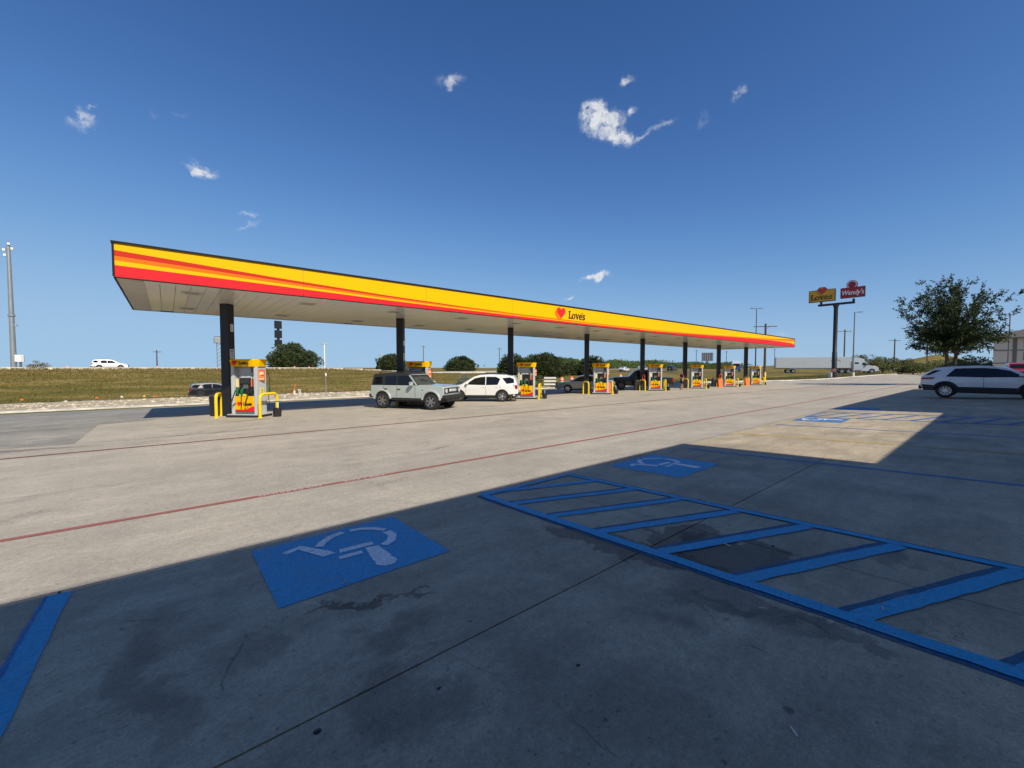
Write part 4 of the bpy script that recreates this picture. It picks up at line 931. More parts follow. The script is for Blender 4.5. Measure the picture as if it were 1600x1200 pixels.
    MB().box((0,0,.46), (3.6,1.3,.22)).build('underbody', CLAD, t)
    for s in (1,-1): MB().box((-1.0,s*.5,.42), (.5,.3,.16)).build('exhaust_box', DGREY, t)
    side_panel([(.95,.97),(1.01,.97),(1.01,1.02),(.95,1.02)], hw, .006, -1).build('badge', CLAD, t)
    return t
def head_of(dx, dy): return math.atan2(dy, dx)
def place_between(rw, fw, half):
    """centre of a car whose near wheels touch rw and fw; half = half track, body lies to the far side"""
    rw, fw = Vector(rw), Vector(fw); d = (fw-rw).normalized(); n = Vector((-d.y, d.x)); m = (rw+fw)/2
    if n.dot(m) < 0: n = -n
    return m+n*half, head_of(d.x, d.y)
p, h = place_between((8.33,20.05), (9.71,17.65), .80); boxy_suv((p.x, p.y, g(p.x,p.y)), h).scale = (.955,.955,.97)
p, h = place_between((15.45,19.3), (13.55,21.2), .80); make_car('suv', 'white_suv', 'white SUV parked at the pump with its tail towards the store', PW_WHITE, (p.x, p.y, g(p.x,p.y)), h, .92, cat='SUV')
p, h = place_between((27.5,21.3), (25.8,23.5), .86); make_car('sedan', 'silver_sedan', 'silver sedan half hidden behind a black column and fuel dispenser', PW_SILVER, (p.x, p.y, g(p.x,p.y)), h)
p, h = place_between((35.2,20.5), (33.0,23.2), .90); make_car('pickup', 'black_pickup', 'black pickup truck fuelling behind a black canopy column', PW_BLACK, (p.x, p.y, g(p.x,p.y)), h, 1., rimm=DALLOY, cat='pickup')
make_car('crossover', 'white_crossover', 'white crossover parked nose-in in the shade of the store', PW_WHITE, (33.6, .55, g(33.6,.55)), R(-90), 1.09, rimm=CHROME, cat='SUV')
xc = [o for o in bpy.data.objects if o.name == 'white_crossover'][0]
o = MB().box((0,0,0), (.20,.012,.20)).build('window_sticker', mat('sticker_paper', (.5,.62,.52), .6), xc); o.location = (.02,-.835,1.22); o.rotation_euler = (R(-18),0,0)
make_car('pickup', 'red_pickup', 'red pickup truck standing behind the white crossover', PW_RED, (78.6,-1.2, terr(78.6,-1.2)), R(190), 1.15, cat='pickup')
make_car('suv', 'black_suv', 'black SUV on the sunken road below the grass bank', PW_BLACK, on(4.3,60.0,.055), R(0), 1., rimm=DALLOY, cat='SUV')
make_car('suv', 'white_highway_suv', 'white SUV driving along the top of the grass bank', PW_WHITE, on(-8.2,108,.055), R(0), 1., cat='SUV', detail=False)
make_car('sedan', 'dark_highway_car', 'dark sedan on the highway beside the tall steel light mast', PW_DARK, on(-25.5,112,.055), R(180), 1.05, detail=False)

# ------------------------------------------------------------ semi truck on the side road
def semi():
    t = thing('semi_truck', 'pale grey semi truck with long box trailer crossing behind the tall roadside sign', 'truck', on(137.2,31.0,.06), math.atan2(TD.y, TD.x)); t.scale = (1.06,)*3
    TRL = mat('trailer_panel', (.58,.60,.60), .4, .3, var=.06, scale=2)
    tr = MB().box((-3.2,0,2.68), (15.8,2.55,2.82)).build('trailer_box', TRL, t, bevel=.04)
    for i in range(26):
        for s in (-1,1): MB().box((-10.8+.61*i, s*1.28, 2.7), (.03,.012,2.7)).build('panel_rib', GREYM, tr)
    MB().box((4.42,0,3.1), (.5,2.2,1.7)).build('refrigeration_unit', WHITEM, t, bevel=.06)
    for s in (-1,1):
        lg = MB()
        arc = [(-1.2+2.4*i/14, .32*math.sin(math.pi*i/14)) for i in range(15)]
        for off, k in ((0,.07),(.16,.05)):
            up = [(x*.9, z+off) for x, z in arc]; dn = [(x*.9, z+off-k) for x, z in arc][::-1]
            lg.prism(up+dn, (1.6,s*1.285,3.0), (1,0,0), (0,0,1), (0,s,0), .008)
        lg.build('trailer_emblem', DGREY, tr)
        MB().box((-3.4,s*1.1,1.15), (9.0,.05,.22)).build('side_rail', GREYM, t); MB().box((1.9,s*.9,.7), (.14,.14,1.1)).build('landing_leg', DGREY, t)
    MB().box((-3.2,0,1.18), (15.6,1.0,.16)).build('chassis', DGREY, t)
    for x in (-8.4,-7.15,3.0,4.3,8.9):
        for s in (-1,1): wheel(t, x, s*1.02, .50, .42 if x < 8 else .30, s, 'steel', CHROME, ('semi', x > 8))
    P_ = mat('tractor_paint', (.55,.57,.6), .3, .2, var=.04, coat=.8)
    def hw(x, z): return 1.18-(.10 if z > 2.9 else 0)-.25*max(0,(x-8.6)/1.6)**2
    sb = [(4.95,.9),(4.95,3.1),(5.3,3.75),(6.4,3.85),(7.3,3.3),(7.62,2.75),(8.25,1.95),(9.9,1.62),(10.25,1.3),(10.3,.55),(9.55,.5)]+arch(8.9,.52,.62,.5)+[(8.1,.5),(5.0,.6)]
    solid_body(sb, hw, (1.2,1.9,2.7,3.3), (5.6,6.4,7.2,8.2,9.2), .04, .12, (4.9,10.3)).build('tractor_body', P_, t, True, bevel=.06)
    cross_panel((7.60,2.74),(8.22,1.98), hw, .02, .12, .12).build('windshield', GLASS, t, True)
    for s in (-1,1):
        side_panel([(7.0,1.95),(7.0,2.6),(7.55,2.62),(7.95,2.0)], hw, .012, s).build('side_window', GLASS, t)
        side_panel([(5.5,2.3),(5.5,2.7),(6.3,2.7),(6.3,2.3)], hw, .012, s).build('sleeper_window', GLASS, t)
        MB().box((7.9,s*1.42,2.2), (.14,.25,.6)).build('mirror', DGREY, t, bevel=.03)
        MB().lathe([(0,-.55),(.32,-.55),(.32,.55),(0,.55)], (6.3,s*.95,.75), 'x', 16).build('fuel_tank', CHROME, t, True)
        MB().box((10.12,s*.85,1.1), (.25,.3,.28)).build('headlight', HEADL, t, bevel=.04)
    MB().box((10.38,0,1.15), (.06,1.1,.8)).build('grille', CLAD, t, bevel=.03); MB().box((10.35,0,.62), (.25,2.2,.3)).build('front_bumper', CHROME, t, bevel=.05)
    return t
semi()
def box_truck(x, y, hd):
    t = thing('box_truck', 'small white box truck with blue cab on the far road', 'truck', on(x,y,.06), hd)
    MB().box((-1.3,0,2.1), (5.2,2.3,2.5)).build('cargo_box', WHITEM, t, bevel=.04)
    def hw(x, z): return 1.05-.1*max(0, z-1.6)
    solid_body([(1.4,.6),(1.4,2.5),(2.3,2.55),(3.0,1.7),(3.7,1.5),(3.8,.6)], hw, (1.3,2.), (2.2,3.), .03, .06, (1.4,3.8)).build('cab', carpaint('blue_car_paint', (.02,.05,.2)), t, True, bevel=.05)
    cross_panel((2.36,2.48),(2.96,1.74), hw, .01).build('windshield', GLASS, t)
    for xx in (-2.6,2.7):
        for s in (-1,1): wheel(t, xx, s*.95, .42, .3, s, 'steel', CHROME, ('boxt',))
box_truck(142, 56, R(205))
for px_, (x, y, kind, pm, lb) in enumerate(((118,82,'sedan',PW_WHITE,'white sedan on the far road seen between the last canopy columns'),(126,80,'suv',PW_SILV2,'silver SUV on the far road seen between the last canopy columns'),
        (131,72,'suv',PW_DARK,'dark SUV on the far road just ahead of the white box truck'),(96,104,'suv',PW_DARK,'dark SUV on the far road in front of the green tree belt'),(112,104,'sedan',PW_BLACK,'black sedan on the far road in front of the green tree belt'))):
    make_car(kind, 'far_car', lb, pm, on(x, y, .06), R(10), 1.05, 'cars on the far road', detail=False)

# ------------------------------------------------------------ tall roadside sign
def pole_sign():
    X, Y = 103., 21.95; z0 = terr(X, Y)
    t = thing('pylon_sign', 'tall black pylon sign carrying a yellow board and a dark red board', 'sign', (X, Y, z0)); dz = 1.6-1.6-z0
    MB().lathe([(.42,-.1),(.42,5.2),(.36,5.3),(.36,14.0),(.50,14.5),(.50,14.62)], (0,0,0), n=18).build('pole', BLACK, t, True)
    MB().box((0,0,14.8), (.42,5.9,.42)).build('cross_arm', BLACK, t, bevel=.03)
    for yy in (2.45,-2.75): MB().box((0,yy,15.25), (.34,.34,.6)).build('riser', BLACK, t)
    # boards face -x : local frame for prints is (right = -y, up = z)
    LY = mat('sign_yellow', (.62,.32,.01), .4, var=.04); LR = mat('sign_dark_red', (.30,.012,.03), .4, var=.05); LS = mat('sign_heart_red', (.5,.03,.03), .4, var=.05)
    def board(name, y0, y1, z0_, z1, m, bump=None):
        fr = [(-y1, z0_),(-y0, z0_),(-y0, z1)]+(bump or [])+[(-y1, z1)]
        o = MB().prism(fr, (.26,0,0), (0,-1,0), (0,0,1), (-1,0,0), .52).build(name, BLACK, t)
        cy = -(y0+y1)/2; cz = (z0_+z1)/2; sc = lambda p: (cy+(p[0]-cy)*.955, cz+(p[1]-cz)*.93)
        MB().prism([sc(p) for p in fr], (-.262,0,0), (0,-1,0), (0,0,1), (-1,0,0), .012).build('sign_face', m, o)
        MB().prism([sc(p) for p in fr], (.262,0,0), (0,-1,0), (0,0,1), (1,0,0), .012).build('sign_face', m, o)
        return o
    yc = -2.3
    bump = [(yc+.85,17.95),(yc+.62,18.3),(yc+.3,18.48),(yc,18.40),(yc-.3,18.48),(yc-.62,18.3),(yc-.85,17.95)]
    b = board('fuel_board', .12, 4.55, 15.5, 17.9, LY, bump)
    rotm = (0, 0, R(-90))
    h = heart(1.5,.02).build('heart', LS, b); h.location = (-.275, 2.3, 17.72); h.rotation_euler = rotm
    w = wordmark(1.10).build('wordmark', LOGOBLK, b); w.location = (-.275, 4.2, 15.95); w.rotation_euler = rotm
    b2 = board('restaurant_board', -4.45, -.70, 15.75, 17.75, LR)
    me = text_mesh('restaurant_lettering', "Wendy's", 1.15, WHITEM, .02, shear=.25, bold=.012)
    ww = max(v.co.x for v in me.vertices)-min(v.co.x for v in me.vertices)
    put('restaurant_lettering', me, b2, (-.285, -2.55, 16.7), (R(90+0), R(6)*0, R(-90)), (3.35/ww, 1.1, 1))
    d = MB().lathe([(0,-.2),(.88,-.2),(.88,.2),(0,.2)], (0,-2.45,18.25), 'x', 26).build('emblem_disc', LR, b2, True)
    MB().lathe([(.60,-.215),(.80,-.215),(.80,-.2),(.60,-.2),(.60,-.215)], (-.008,-2.45,18.25), 'x', 26).build('emblem_ring', GREYM, d)
    c = MB().box((-.9,.4,.55), (.7,.5,1.1)).build('meter_cabinet', GREYM, t, bevel=.02)
    MB().lathe([(0,-.03),(.34,-.03),(.34,.03),(0,.03)], (-.55,-.1,1.55), 'x', 18).build('round_plate', mat('pink_plate', (.7,.25,.22), .5), t)
pole_sign()

# ------------------------------------------------------------ poles and masts
def lamp_pole(x, y, ztop, label, arms=1, m=DGREY, cat='street lamp', base=True, rz=0., r=.11):
    z = terr(x, y); h = ztop-z; t = thing('lamp_pole', label, cat, (x, y, z), rz, 'lot lamp poles')
    if base: MB().lathe([(.32,-.1),(.32,.9),(.28,.95),(0,.95)], (0,0,0), n=14).build('concrete_base', M_KERB, t, True)
    MB().tube([(0,0,.3),(0,0,h)], [r, r*.6], 10).build('shaft', m, t, True)
    for k in range(arms):
        s = 1 if k == 0 else -1
        MB().tube([(0,0,h-.15),(s*.5,0,h-.05)], .05, 6).build('arm', m, t); MB().box((s*.95,0,h-.02), (.95,.42,.14), taper=.9).build('lamp_head', m, t, bevel=.03)
lamp_pole(104.0, 36.8, 15.3, 'slim twin-headed lamp pole rising behind the far end of the canopy', 2, rz=R(-40), r=.15)
lamp_pole(112.6, 20.75, 13.5, 'slim single-arm lamp pole right of the tall pylon sign', 1, rz=R(-60), r=.14)
lamp_pole(117.4, -.45, 11.4, 'slim lamp pole in front of the beige hotel', 1, rz=R(120), r=.13)
def utility_pole(x, y, ztop, label, r=.17, arm=2.4, rz=R(-50), group='wooden utility poles'):
    z = terr(x, y); h = ztop-z; t = thing('utility_pole', label, 'utility pole', (x, y, z), rz, group)
    MB().tube([(0,0,-.2),(0,0,h)], [r, r*.7], 8).build('pole', WOOD, t, True); MB().box((0,.14,h-.55), (arm,.12,.14)).build('crossarm', WOOD, t)
    for k in (-.45,-.2,.2,.45): MB().lathe([(.03,0),(.06,.06),(.05,.14),(0,.16)], (k*arm,.14,h-.48), n=8).build('insulator', GREYM, t)
    MB().tube([(0,.12,h-1.1),(.7,.14,h-.6)], .03, 5).build('brace', WOOD, t)
utility_pole(89.2, 29.9, 10.2, 'wooden utility pole with crossarm behind the end of the canopy fascia', .26, 4.2)
utility_pole(151.2, 29.95, 12.8, 'wooden utility pole standing behind the semi truck cab', .22, 3.6)
utility_pole(176, 22.3, 10.8, 'wooden utility pole between the low shrubs and the big leafy tree', .22, 3.2)
utility_pole(235, 20, 11.5, 'wooden utility pole seen through the left edge of the leafy tree', .25, 3.4)
for k, (x, y, zt, lb) in enumerate(((232,113,12,'thin distant utility pole right of the far billboard'),(250,104,11.5,'thin distant utility pole left of the far lattice pylon'),(300,95,14,'thin distant utility pole above the white box truck'),(96,182,12.5,'thin distant utility pole right of the pale round oak'),(-2.4,170,7.2,'small dark utility pole right of the white SUV on the bank'),(118,150,11,'thin distant utility pole between two dark oaks'))):
    utility_pole(x, y, zt, lb, .2, 2.6, R(-40), 'far utility poles')
def mast():
    x, y = -18.6, 100.6; z = terr(x, y); t = thing('steel_mast', 'tall galvanised steel mast on top of the grass bank', 'mast', (x, y, z)); h = 19.4
    MB().box((0,0,.1), (1.9,1.9,.35)).build('footing', M_KERB, t); MB().tube([(0,0,.1),(0,0,h*.45),(0,0,h)], [.36,.30,.21], 12).build('shaft', GALV, t, True)
    MB().lathe([(.42,0),(.42,.25),(.3,.3)], (0,0,h*.43), n=12).build('joint_sleeve', GALV, t)
    MB().tube([(0,0,h),(0,0,h+.7)], .06, 6).build('lightning_rod', GALV, t)
    for k, (dx, dz) in enumerate(((-.42,-.8),(.42,-.5),(.1,.2),(-.35,-1.6))):
        o = MB().box((dx,-.2,h+dz), (.3,.4,.35)).build('camera_head', WHITEM, t, bevel=.03)
    MB().box((.4,0,h*.36), (.3,.3,.35)).build('junction_box', GALV, t)
    c = thing('equipment_cabinet', 'white equipment cabinet on a post beside the steel mast', 'cabinet', on(-17.95,100.4))
    MB().box((0,0,1.75), (.95,.45,1.1)).build('cabinet_box', WHITEM, c, bevel=.03); MB().tube([(.1,0,0),(.1,0,1.6)], .14, 8).build('post', DGREY, c); MB().box((.3,-.24,1.75), (.04,.04,1.0)).build('hinge', DGREY, c)
mast()
def small_mast(x, y, ztop, lb):
    z = terr(x, y); h = ztop-z; t = thing('floodlight_mast', lb, 'street lamp', (x, y, z), 0, 'white floodlight masts behind the highway')
    MB().tube([(0,0,0),(0,0,h)], [.28,.2], 8).build('shaft', WHITEM, t, True); MB().box((0,0,h-.1), (1.9,.15,.12)).build('bar', GREYM, t)
    for dx in (-.85,-.3,.3,.85): MB().box((dx,-.2,h+.12), (.36,.4,.36)).build('lamp_head', GREYM, t, bevel=.03)
small_mast(38.1, 137.6, 9.2, 'white floodlight mast right of the wide oak with the stacked sign'); small_mast(56.0, 135.7, 5.9, 'short white floodlight mast left of the second oak')
def stacked_sign():
    x, y = 33.3, 180.8; z = terr(x, y); t = thing('stacked_sign', 'dark three-box stacked sign seen from behind above the wide oak', 'sign', (x, y, z))
    MB().tube([(0,0,0),(0,0,19)], .5, 10).build('pole', BLACK, t)
    for k, zz in enumerate((10.6,14.1,17.7)): MB().box((0,0,zz-z+.6), (2.5,1.0,2.95 if k else 2.6), R(25)).build('sign_box', BLACKP, t, bevel=.05)
stacked_sign()
def lattice():
    x, y = 14.7, 183.3; z = terr(x, y); t = thing('lattice_tower', 'steel lattice tower with box-shaped head beside the column marked 8', 'tower', (x, y, z)); h = 11.5
    for sx in (-1,1):
        for sy in (-1,1): MB().tube([(sx*.7,sy*.7,0),(sx*.7,sy*.7,h)], .09, 5).build('leg', GALV, t)
    for i in range(8):
        z0 = i*h/8; z1 = z0+h/8
        for a, b in (((-.7,-.7),(.7,-.7)),((.7,-.7),(.7,.7)),((-.7,.7),(.7,.7)),((-.7,-.7),(-.7,.7))): MB().tube([(a[0],a[1],z0),(b[0],b[1],z1)], .05, 4).build('brace', GALV, t)
    MB().box((0,0,h-.6), (3.0,2.6,2.0)).build('head_frame', GALV, t, bevel=.05); MB().box((0,0,h+.6), (2.6,2.2,.3)).build('head_cap', DGREY, t)
lattice()
def billboard():
    x, y = 300, 138; z = terr(x, y); t = thing('billboard', 'dark billboard seen from behind above the distant tree belt', 'billboard', (x, y, z), R(-60))
    MB().tube([(0,0,0),(0,0,6)], .6, 8).build('pole', DGREY, t); MB().box((0,0,8.6), (7.5,.5,6)).build('panel', DGREY, t)
    for k in range(5): MB().box((-3+1.5*k,-.4,8.6), (.2,.3,6)).build('stringer', GREYM, t)
billboard()

# ------------------------------------------------------------ highway barrier, roadwork drums, boards, stakes, flags
bt = thing('highway_barrier', 'low pale concrete barrier along the top of the grass bank', 'barrier')
for i in range(42):
    x = -120+4.6*i; z = terr(x+2.3, 99.9)
    o = MB().prism([(-.22,0),(.22,0),(.10,.16),(.07,.42),(-.07,.42),(-.10,.16)], (x+.02,99.9,z-.06), (0,1,0), (0,0,1), (1,0,0), 4.55).build('barrier_segment', M_KERB, bt)
def drum(x, y, lb, k=1.):
    t = thing('traffic_drum', lb, 'traffic drum', on(x, y, .05 if k < 1 else 0), 0, 'orange roadwork drums'); t.scale = (k,)*3
    MB().lathe([(0,0),(.36,0),(.36,.07),(.0,.07)], (0,0,0), n=14).build('rubber_base', RUBBER, t)
    MB().lathe([(.30,.06),(.29,.55),(.26,1.0),(.22,1.08),(0,1.1)], (0,0,0), n=16).build('drum_shell', ORG, t, True)
    for za, zb in ((.30,.45),(.70,.85)): MB().lathe([(.306-.03*za,za),(.306-.03*zb,zb)], (0,0,0), n=16).build('reflective_band', WHITEM, t)
for x, y, lb in ((45.5,42.7,'orange drum farthest from the row of oaks, by the white barrier boards'),(47.6,42.6,'middle orange drum of the three standing in a row'),(49.2,42.2,'orange drum of the row, partly against the black column'),(58.7,41.6,'lone orange drum above the bonnet of the black pickup')):
    drum(x, y, lb)
for i, x in enumerate((-1.63,25.3,28.8,-15.0)): drum(x, 118, ('orange drum on the highway behind the white SUV','orange drum at the left foot of the wide oak','orange drum at the right foot of the wide oak','orange drum on the highway near the steel mast')[i], .62)
def boards(x, y, lb, rz):
    t = thing('barricade', lb, 'barricade', on(x, y), rz, 'white board barricades')
    for s in (-1,1): MB().box((s*.55,0,.7), (.07,.07,1.45)).build('post', WOOD, t)
    for z in (.45,.85,1.25): MB().box((0,-.05,z), (1.5,.03,.2)).build('board', WHITEM, t)
boards(36.6, 36.3, 'white board barricade right of the yellow guard behind the white SUV', R(-50)); boards(45.8, 35.8, 'white board barricade behind the silver sedan roof', R(-50))
t = thing('marker_post', 'thin white marker post standing in the gravel strip', 'post', on(10.6,38.0,.05)); MB().tube([(0,0,-.1),(0,0,1.95)], .035, 6).build('post', GALV, t); MB().box((0,-.04,1.85), (.12,.02,.24)).build('reflector', WHITEM, t)
t = thing('survey_stake', 'leaning orange survey lath in the gravel strip', 'stake', on(8.6,41.2,.05)); MB().tube([(0,0,-.05),(.35,.1,1.0)], .03, 4).build('lath', ORG, t); MB().box((.2,.05,.12), (.12,.03,.5)).build('ribbon', WHITEM, t)
t = thing('survey_stake', 'short white survey lath beside the leaning orange one', 'stake', on(9.2,41.0,.05)); MB().tube([(0,0,-.05),(-.14,.0,.5)], .035, 4).build('lath', WHITEM, t); MB().tube([(.1,0,-.05),(.0,.0,.5)], .03, 4).build('lath', WHITEM, t)
for x, y, m, lb in ((-8.0,44.5,ORG,'orange survey flag at the left foot of the grass bank'),(-4.3,45.0,ORG,'orange survey flag between the two white flags'),(-2.9,45.0,WHITEM,'leaning white survey flag below the white SUV'),(-1.57,45,SAFETY,'small yellow survey flag near the gravel edge'),(-.95,45.5,ORG,'orange survey flag near the black SUV')):
    t = thing('survey_flag', lb, 'flag', on(x, y), 0, 'survey flags on the grass'); MB().tube([(0,0,-.05),(0,0,.48)], .010, 4).build('wire', GALV, t); MB().box((.07,0,.40), (.14,.012,.11)).build('flag_cloth', m, t)

# ------------------------------------------------------------ hotel
def hotel():
    X0, Y1, Y0 = 121., 1.4, -34.; z = terr(X0, 0); t = thing('hotel', 'beige three-storey hotel with dark hipped roof behind the red pickup', 'building', (X0, 0, z))
    WL = mat('hotel_stucco', (.60,.55,.47), .85, var=.08, scale=1.5); RF = mat('hotel_shingles', (.11,.095,.085), .85, var=.25, scale=4, bump=.4, bscale=14); WD = mat('hotel_dark_panel', (.16,.14,.125), .8, var=.1)
    MB().box((7,(Y0+Y1)/2,3.5), (14,Y1-Y0,7.6)).build('wall', WL, t)
    rf = MB(); e = .9; zz = 7.3
    P_ = [(-e,Y0-e,zz),(14+e,Y0-e,zz),(14+e,Y1+e,zz),(-e,Y1+e,zz),(7,Y0+6,zz+2.6),(7,Y1-6,zz+2.6)]
    rf.add(P_, [(0,1,4),(1,2,5,4),(2,3,5),(3,0,4,5),(3,2,1,0)]); rf.build('roof', RF, t)
    MB().box((7,(Y0+Y1)/2,zz-.1), (14+2*e,Y1-Y0+2*e,.22)).build('fascia_board', WD, t)
    for i in range(9):
        y = Y1-2.6-3.8*i
        MB().box((-.04,y,3.6), (.12,.5,7.2)).build('pilaster', WD, t)
        for k in range(3):
            f = MB().box((-.05,y-1.9,1.35+2.4*k), (.14,1.7,1.5)).build('window_frame', WD, t); MB().box((-.13,y-1.9,1.35+2.4*k), (.03,1.5,1.3)).build('pane', GLASS, f)
    for k in range(2): MB().box((-.03,(Y0+Y1)/2,2.5+2.4*k), (.1,Y1-Y0-.2,.16)).build('floor_band', WD, t)
hotel()
# ------------------------------------------------------------ the store behind the viewer, whose parapets shade the bays
def store():
    t = thing('store', 'tan convenience store with tall parapets along the parking bays', 'building')
    ST = mat('store_stucco', (.74,.64,.48), .85, var=.08, scale=2, bump=.2); BR = mat('store_stone', (.24,.2,.16), .9, var=.25, scale=5, bump=.4)
    Yf = -4.2
    for x0, x1, zt in ((-42,8.82,7.84),(8.83,21.55,4.90),(21.56,48,7.84)):
        MB().box(((x0+x1)/2, Yf-6, zt/2-.3), (x1-x0,12,zt+.6)).build('wall', ST, t)
        MB().box(((x0+x1)/2, Yf+.03, .55), (x1-x0-.02,.10,1.5)).build('stone_base', BR, t)
    for x in [-36+4.2*i for i in range(19)]:
        if 7 < x < 10 or 20 < x < 23: continue
        f = MB().box((x,Yf+.02,2.1), (3.0,.14,2.2)).build('window_frame', TRIM, t); MB().box((x,Yf+.10,2.1), (2.8,.03,2.0)).build('pane', SCREEN, f)
store()

# ------------------------------------------------------------ vegetation
def leafmat(name, c, c2, sc=.9):
    m = bpy.data.materials.new(name); m.use_nodes = True; nt = m.node_tree; N = nt.nodes; L = nt.links; b = N['Principled BSDF']
    g_ = N.new('ShaderNodeNewGeometry'); nz = N.new('ShaderNodeTexNoise'); nz.inputs['Scale'].default_value = sc; nz.inputs['Detail'].default_value = 6; L.new(g_.outputs['Position'], nz.inputs['Vector'])
    mx = N.new('ShaderNodeMix'); mx.data_type = 'RGBA'; mx.inputs['A'].default_value = c+(1,); mx.inputs['B'].default_value = c2+(1,)
    mr = N.new('ShaderNodeMapRange'); mr.inputs['From Min'].default_value = .3; mr.inputs['From Max'].default_value = .7; L.new(nz.outputs['Fac'], mr.inputs['Value']); L.new(mr.outputs[0], mx.inputs['Factor'])
    L.new(mx.outputs['Result'], b.inputs['Base Color']); b.inputs['Roughness'].default_value = .6; b.inputs['Specular IOR Level'].default_value = .3
    tr = N.new('ShaderNodeBsdfTranslucent'); L.new(mx.outputs['Result'], tr.inputs['Color']); ms = N.new('ShaderNodeMixShader'); ms.inputs[0].default_value = .25
    L.new(b.outputs[0], ms.inputs[1]); L.new(tr.outputs[0], ms.inputs[2]); L.new(ms.outputs[0], N['Material Output'].inputs['Surface']); return m
LF_OAK = leafmat('oak_leaves', (.035,.05,.018), (.075,.095,.03)); LF_TREE = leafmat('elm_leaves', (.02,.036,.014), (.05,.075,.022)); LF_SH = leafmat('shrub_leaves', (.085,.10,.032), (.19,.19,.07))
LF_SAGE = leafmat('sage_leaves', (.16,.19,.16), (.28,.30,.25)); LF_BELT = leafmat('belt_leaves', (.06,.10,.025), (.12,.17,.045)); LF_DRY = leafmat('dry_grass_blades', (.17,.13,.035), (.33,.24,.09))
LF_GRN = leafmat('green_grass_blades', (.10,.105,.025), (.25,.195,.07), .22)
BARK = mat('bark', (.07,.055,.042), .9, var=.3, scale=8, bump=.5, bscale=12)
def leaf(mb, p, d, l, w, r):
    d = d.normalized(); s = d.cross(Vector((r.uniform(-1,1), r.uniform(-1,1), r.uniform(-1,1)))); s = s.normalized() if s.length > 1e-4 else d.orthogonal().normalized()
    a = p+d*l*.5
    n = len(mb.v); mb.v += [tuple(p), tuple(a+s*w*.5), tuple(p+d*l), tuple(a-s*w*.5)]; mb.f.append((n,n+1,n+2,n+3)); mb.m.append(0)
def rvec(r):
    while True:
        v = Vector((r.uniform(-1,1), r.uniform(-1,1), r.uniform(-1,1)))
        if .05 < v.length < 1: return v
def oak(x, y, h, w, lb, seed, leaves=LF_OAK, nclump=75, per=75, size=.42, trunk=.35, low=.12, name='oak_tree', cat='tree', group=None, dz=0.):
    r = random.Random(seed); t = thing(name, lb, cat, on(x, y, dz), r.uniform(0, 6), group); t.rotation_euler = (0,0,0)
    crown = MB(); tk = MB(); cl = []
    th = h*trunk
    for i in range(nclump):
        while True:
            v = rvec(r); v.z = abs(v.z) if r.random() < .82 else v.z*.6
            rad = math.hypot(v.x, v.y)
            if v.length > .45+.2*r.random(): break
        k = 1+.38*noise.noise((v.x*2.2+seed*3.1, v.y*2.2, v.z*2.2))
        c = Vector((v.x*w/2*.86*k, v.y*w/2*.86*k, h*low+h*.30+v.z*h*.60*k if v.z > 0 else h*(low+.30)+v.z*h*.36)); cl.append(c)
        cr = w*.085*r.uniform(.5,1.4)
        for j in range(per):
            q = rvec(r); q = q.normalized()*q.length**.5; p = c+Vector((q.x*cr*1.25, q.y*cr*1.25, q.z*cr*.8))
            leaf(crown, p, q+Vector((0,0,.25))+rvec(r)*.8, size*r.uniform(.6,1.25), size*r.uniform(.35,.6), r)
    crown.build('crown', leaves, t, fixn=False)
    tk.tube([(0,0,-.2),(.05*w*.1,0,th*.5),(0,.02*w,th)], [w*.035,w*.028,w*.024], 8)
    for c in cl[::4]:
        m = Vector((c.x*.45, c.y*.45, th+(c.z-th)*.45)); tk.tube([(0,.02*w,th*.85), m, c], [w*.016,w*.010,w*.003], 5, caps=False)
    tk.build('trunk', BARK, t, True, fixn=False); return t
OK_ = dict(nclump=150, per=95, size=.62, low=-.22, trunk=.25)
oak(26.6, 128, 9.2, 15.0, 'wide dark oak below the stacked dark sign', 1, **OK_)
oak(55.0, 126, 8.2, 9.5, 'dark oak half hidden behind the second canopy column', 2, **OK_)
oak(78.8, 122, 6.6, 10.5, 'rounded oak standing alone between the second and third columns', 3, **OK_)
OK_['size'] = .5
oak(67.5, 80, 6.6, 9., 'oak seen around the third canopy column', 4, **OK_)
oak(60.6, 62, 6.8, 9.8, 'large dark oak behind the third fuel dispenser, crown near the ground', 5, nclump=190, per=110, size=.42, low=-.2, trunk=.22)
oak(80.0, 65, 6.4, 7.2, 'dark oak behind the fourth canopy column', 6, nclump=120, per=90, size=.42, low=-.2, trunk=.25)
oak(76.8, 69, 4.2, 6.0, 'smaller oak touching the left side of the oak behind the fourth column', 16, nclump=90, per=90, size=.42, low=-.2, trunk=.25)
for i, (x, y, h, w, lb) in enumerate(((158,26.5,5.6,9,'round green shrub behind the semi truck cab'),(171,24.2,5.2,9,'wide green shrub right of the semi truck'),(196,22,4.6,8,'green shrub beside the wooden utility pole'),(140,8.5,3.4,8,'pale scrubby bush behind the trunk of the leafy tree'),(132,4.4,4.8,9.5,'pale scrubby bush between the leafy tree and the hotel'),(146,14.8,2.6,6,'scrubby bush left of the leafy tree trunk'))):
    oak(x, y, h, w, lb, 20+i, LF_SH, 50, 70, .42, .2, .0, 'shrub', 'shrub', 'scrubby shrubs beyond the lot')
oak(26.8, 40.6, 1.9, 2.7, 'grey-green sage bush above the hood of the white SUV', 31, LF_SAGE, 40, 60, .16, .1, -.05, 'sage_bush', 'bush', None)
oak(36.6, 38.4, 1.5, 1.6, 'small leafy sapling beside the white board barricade', 32, LF_SH, 26, 50, .14, .3, .1, 'sapling', 'bush')
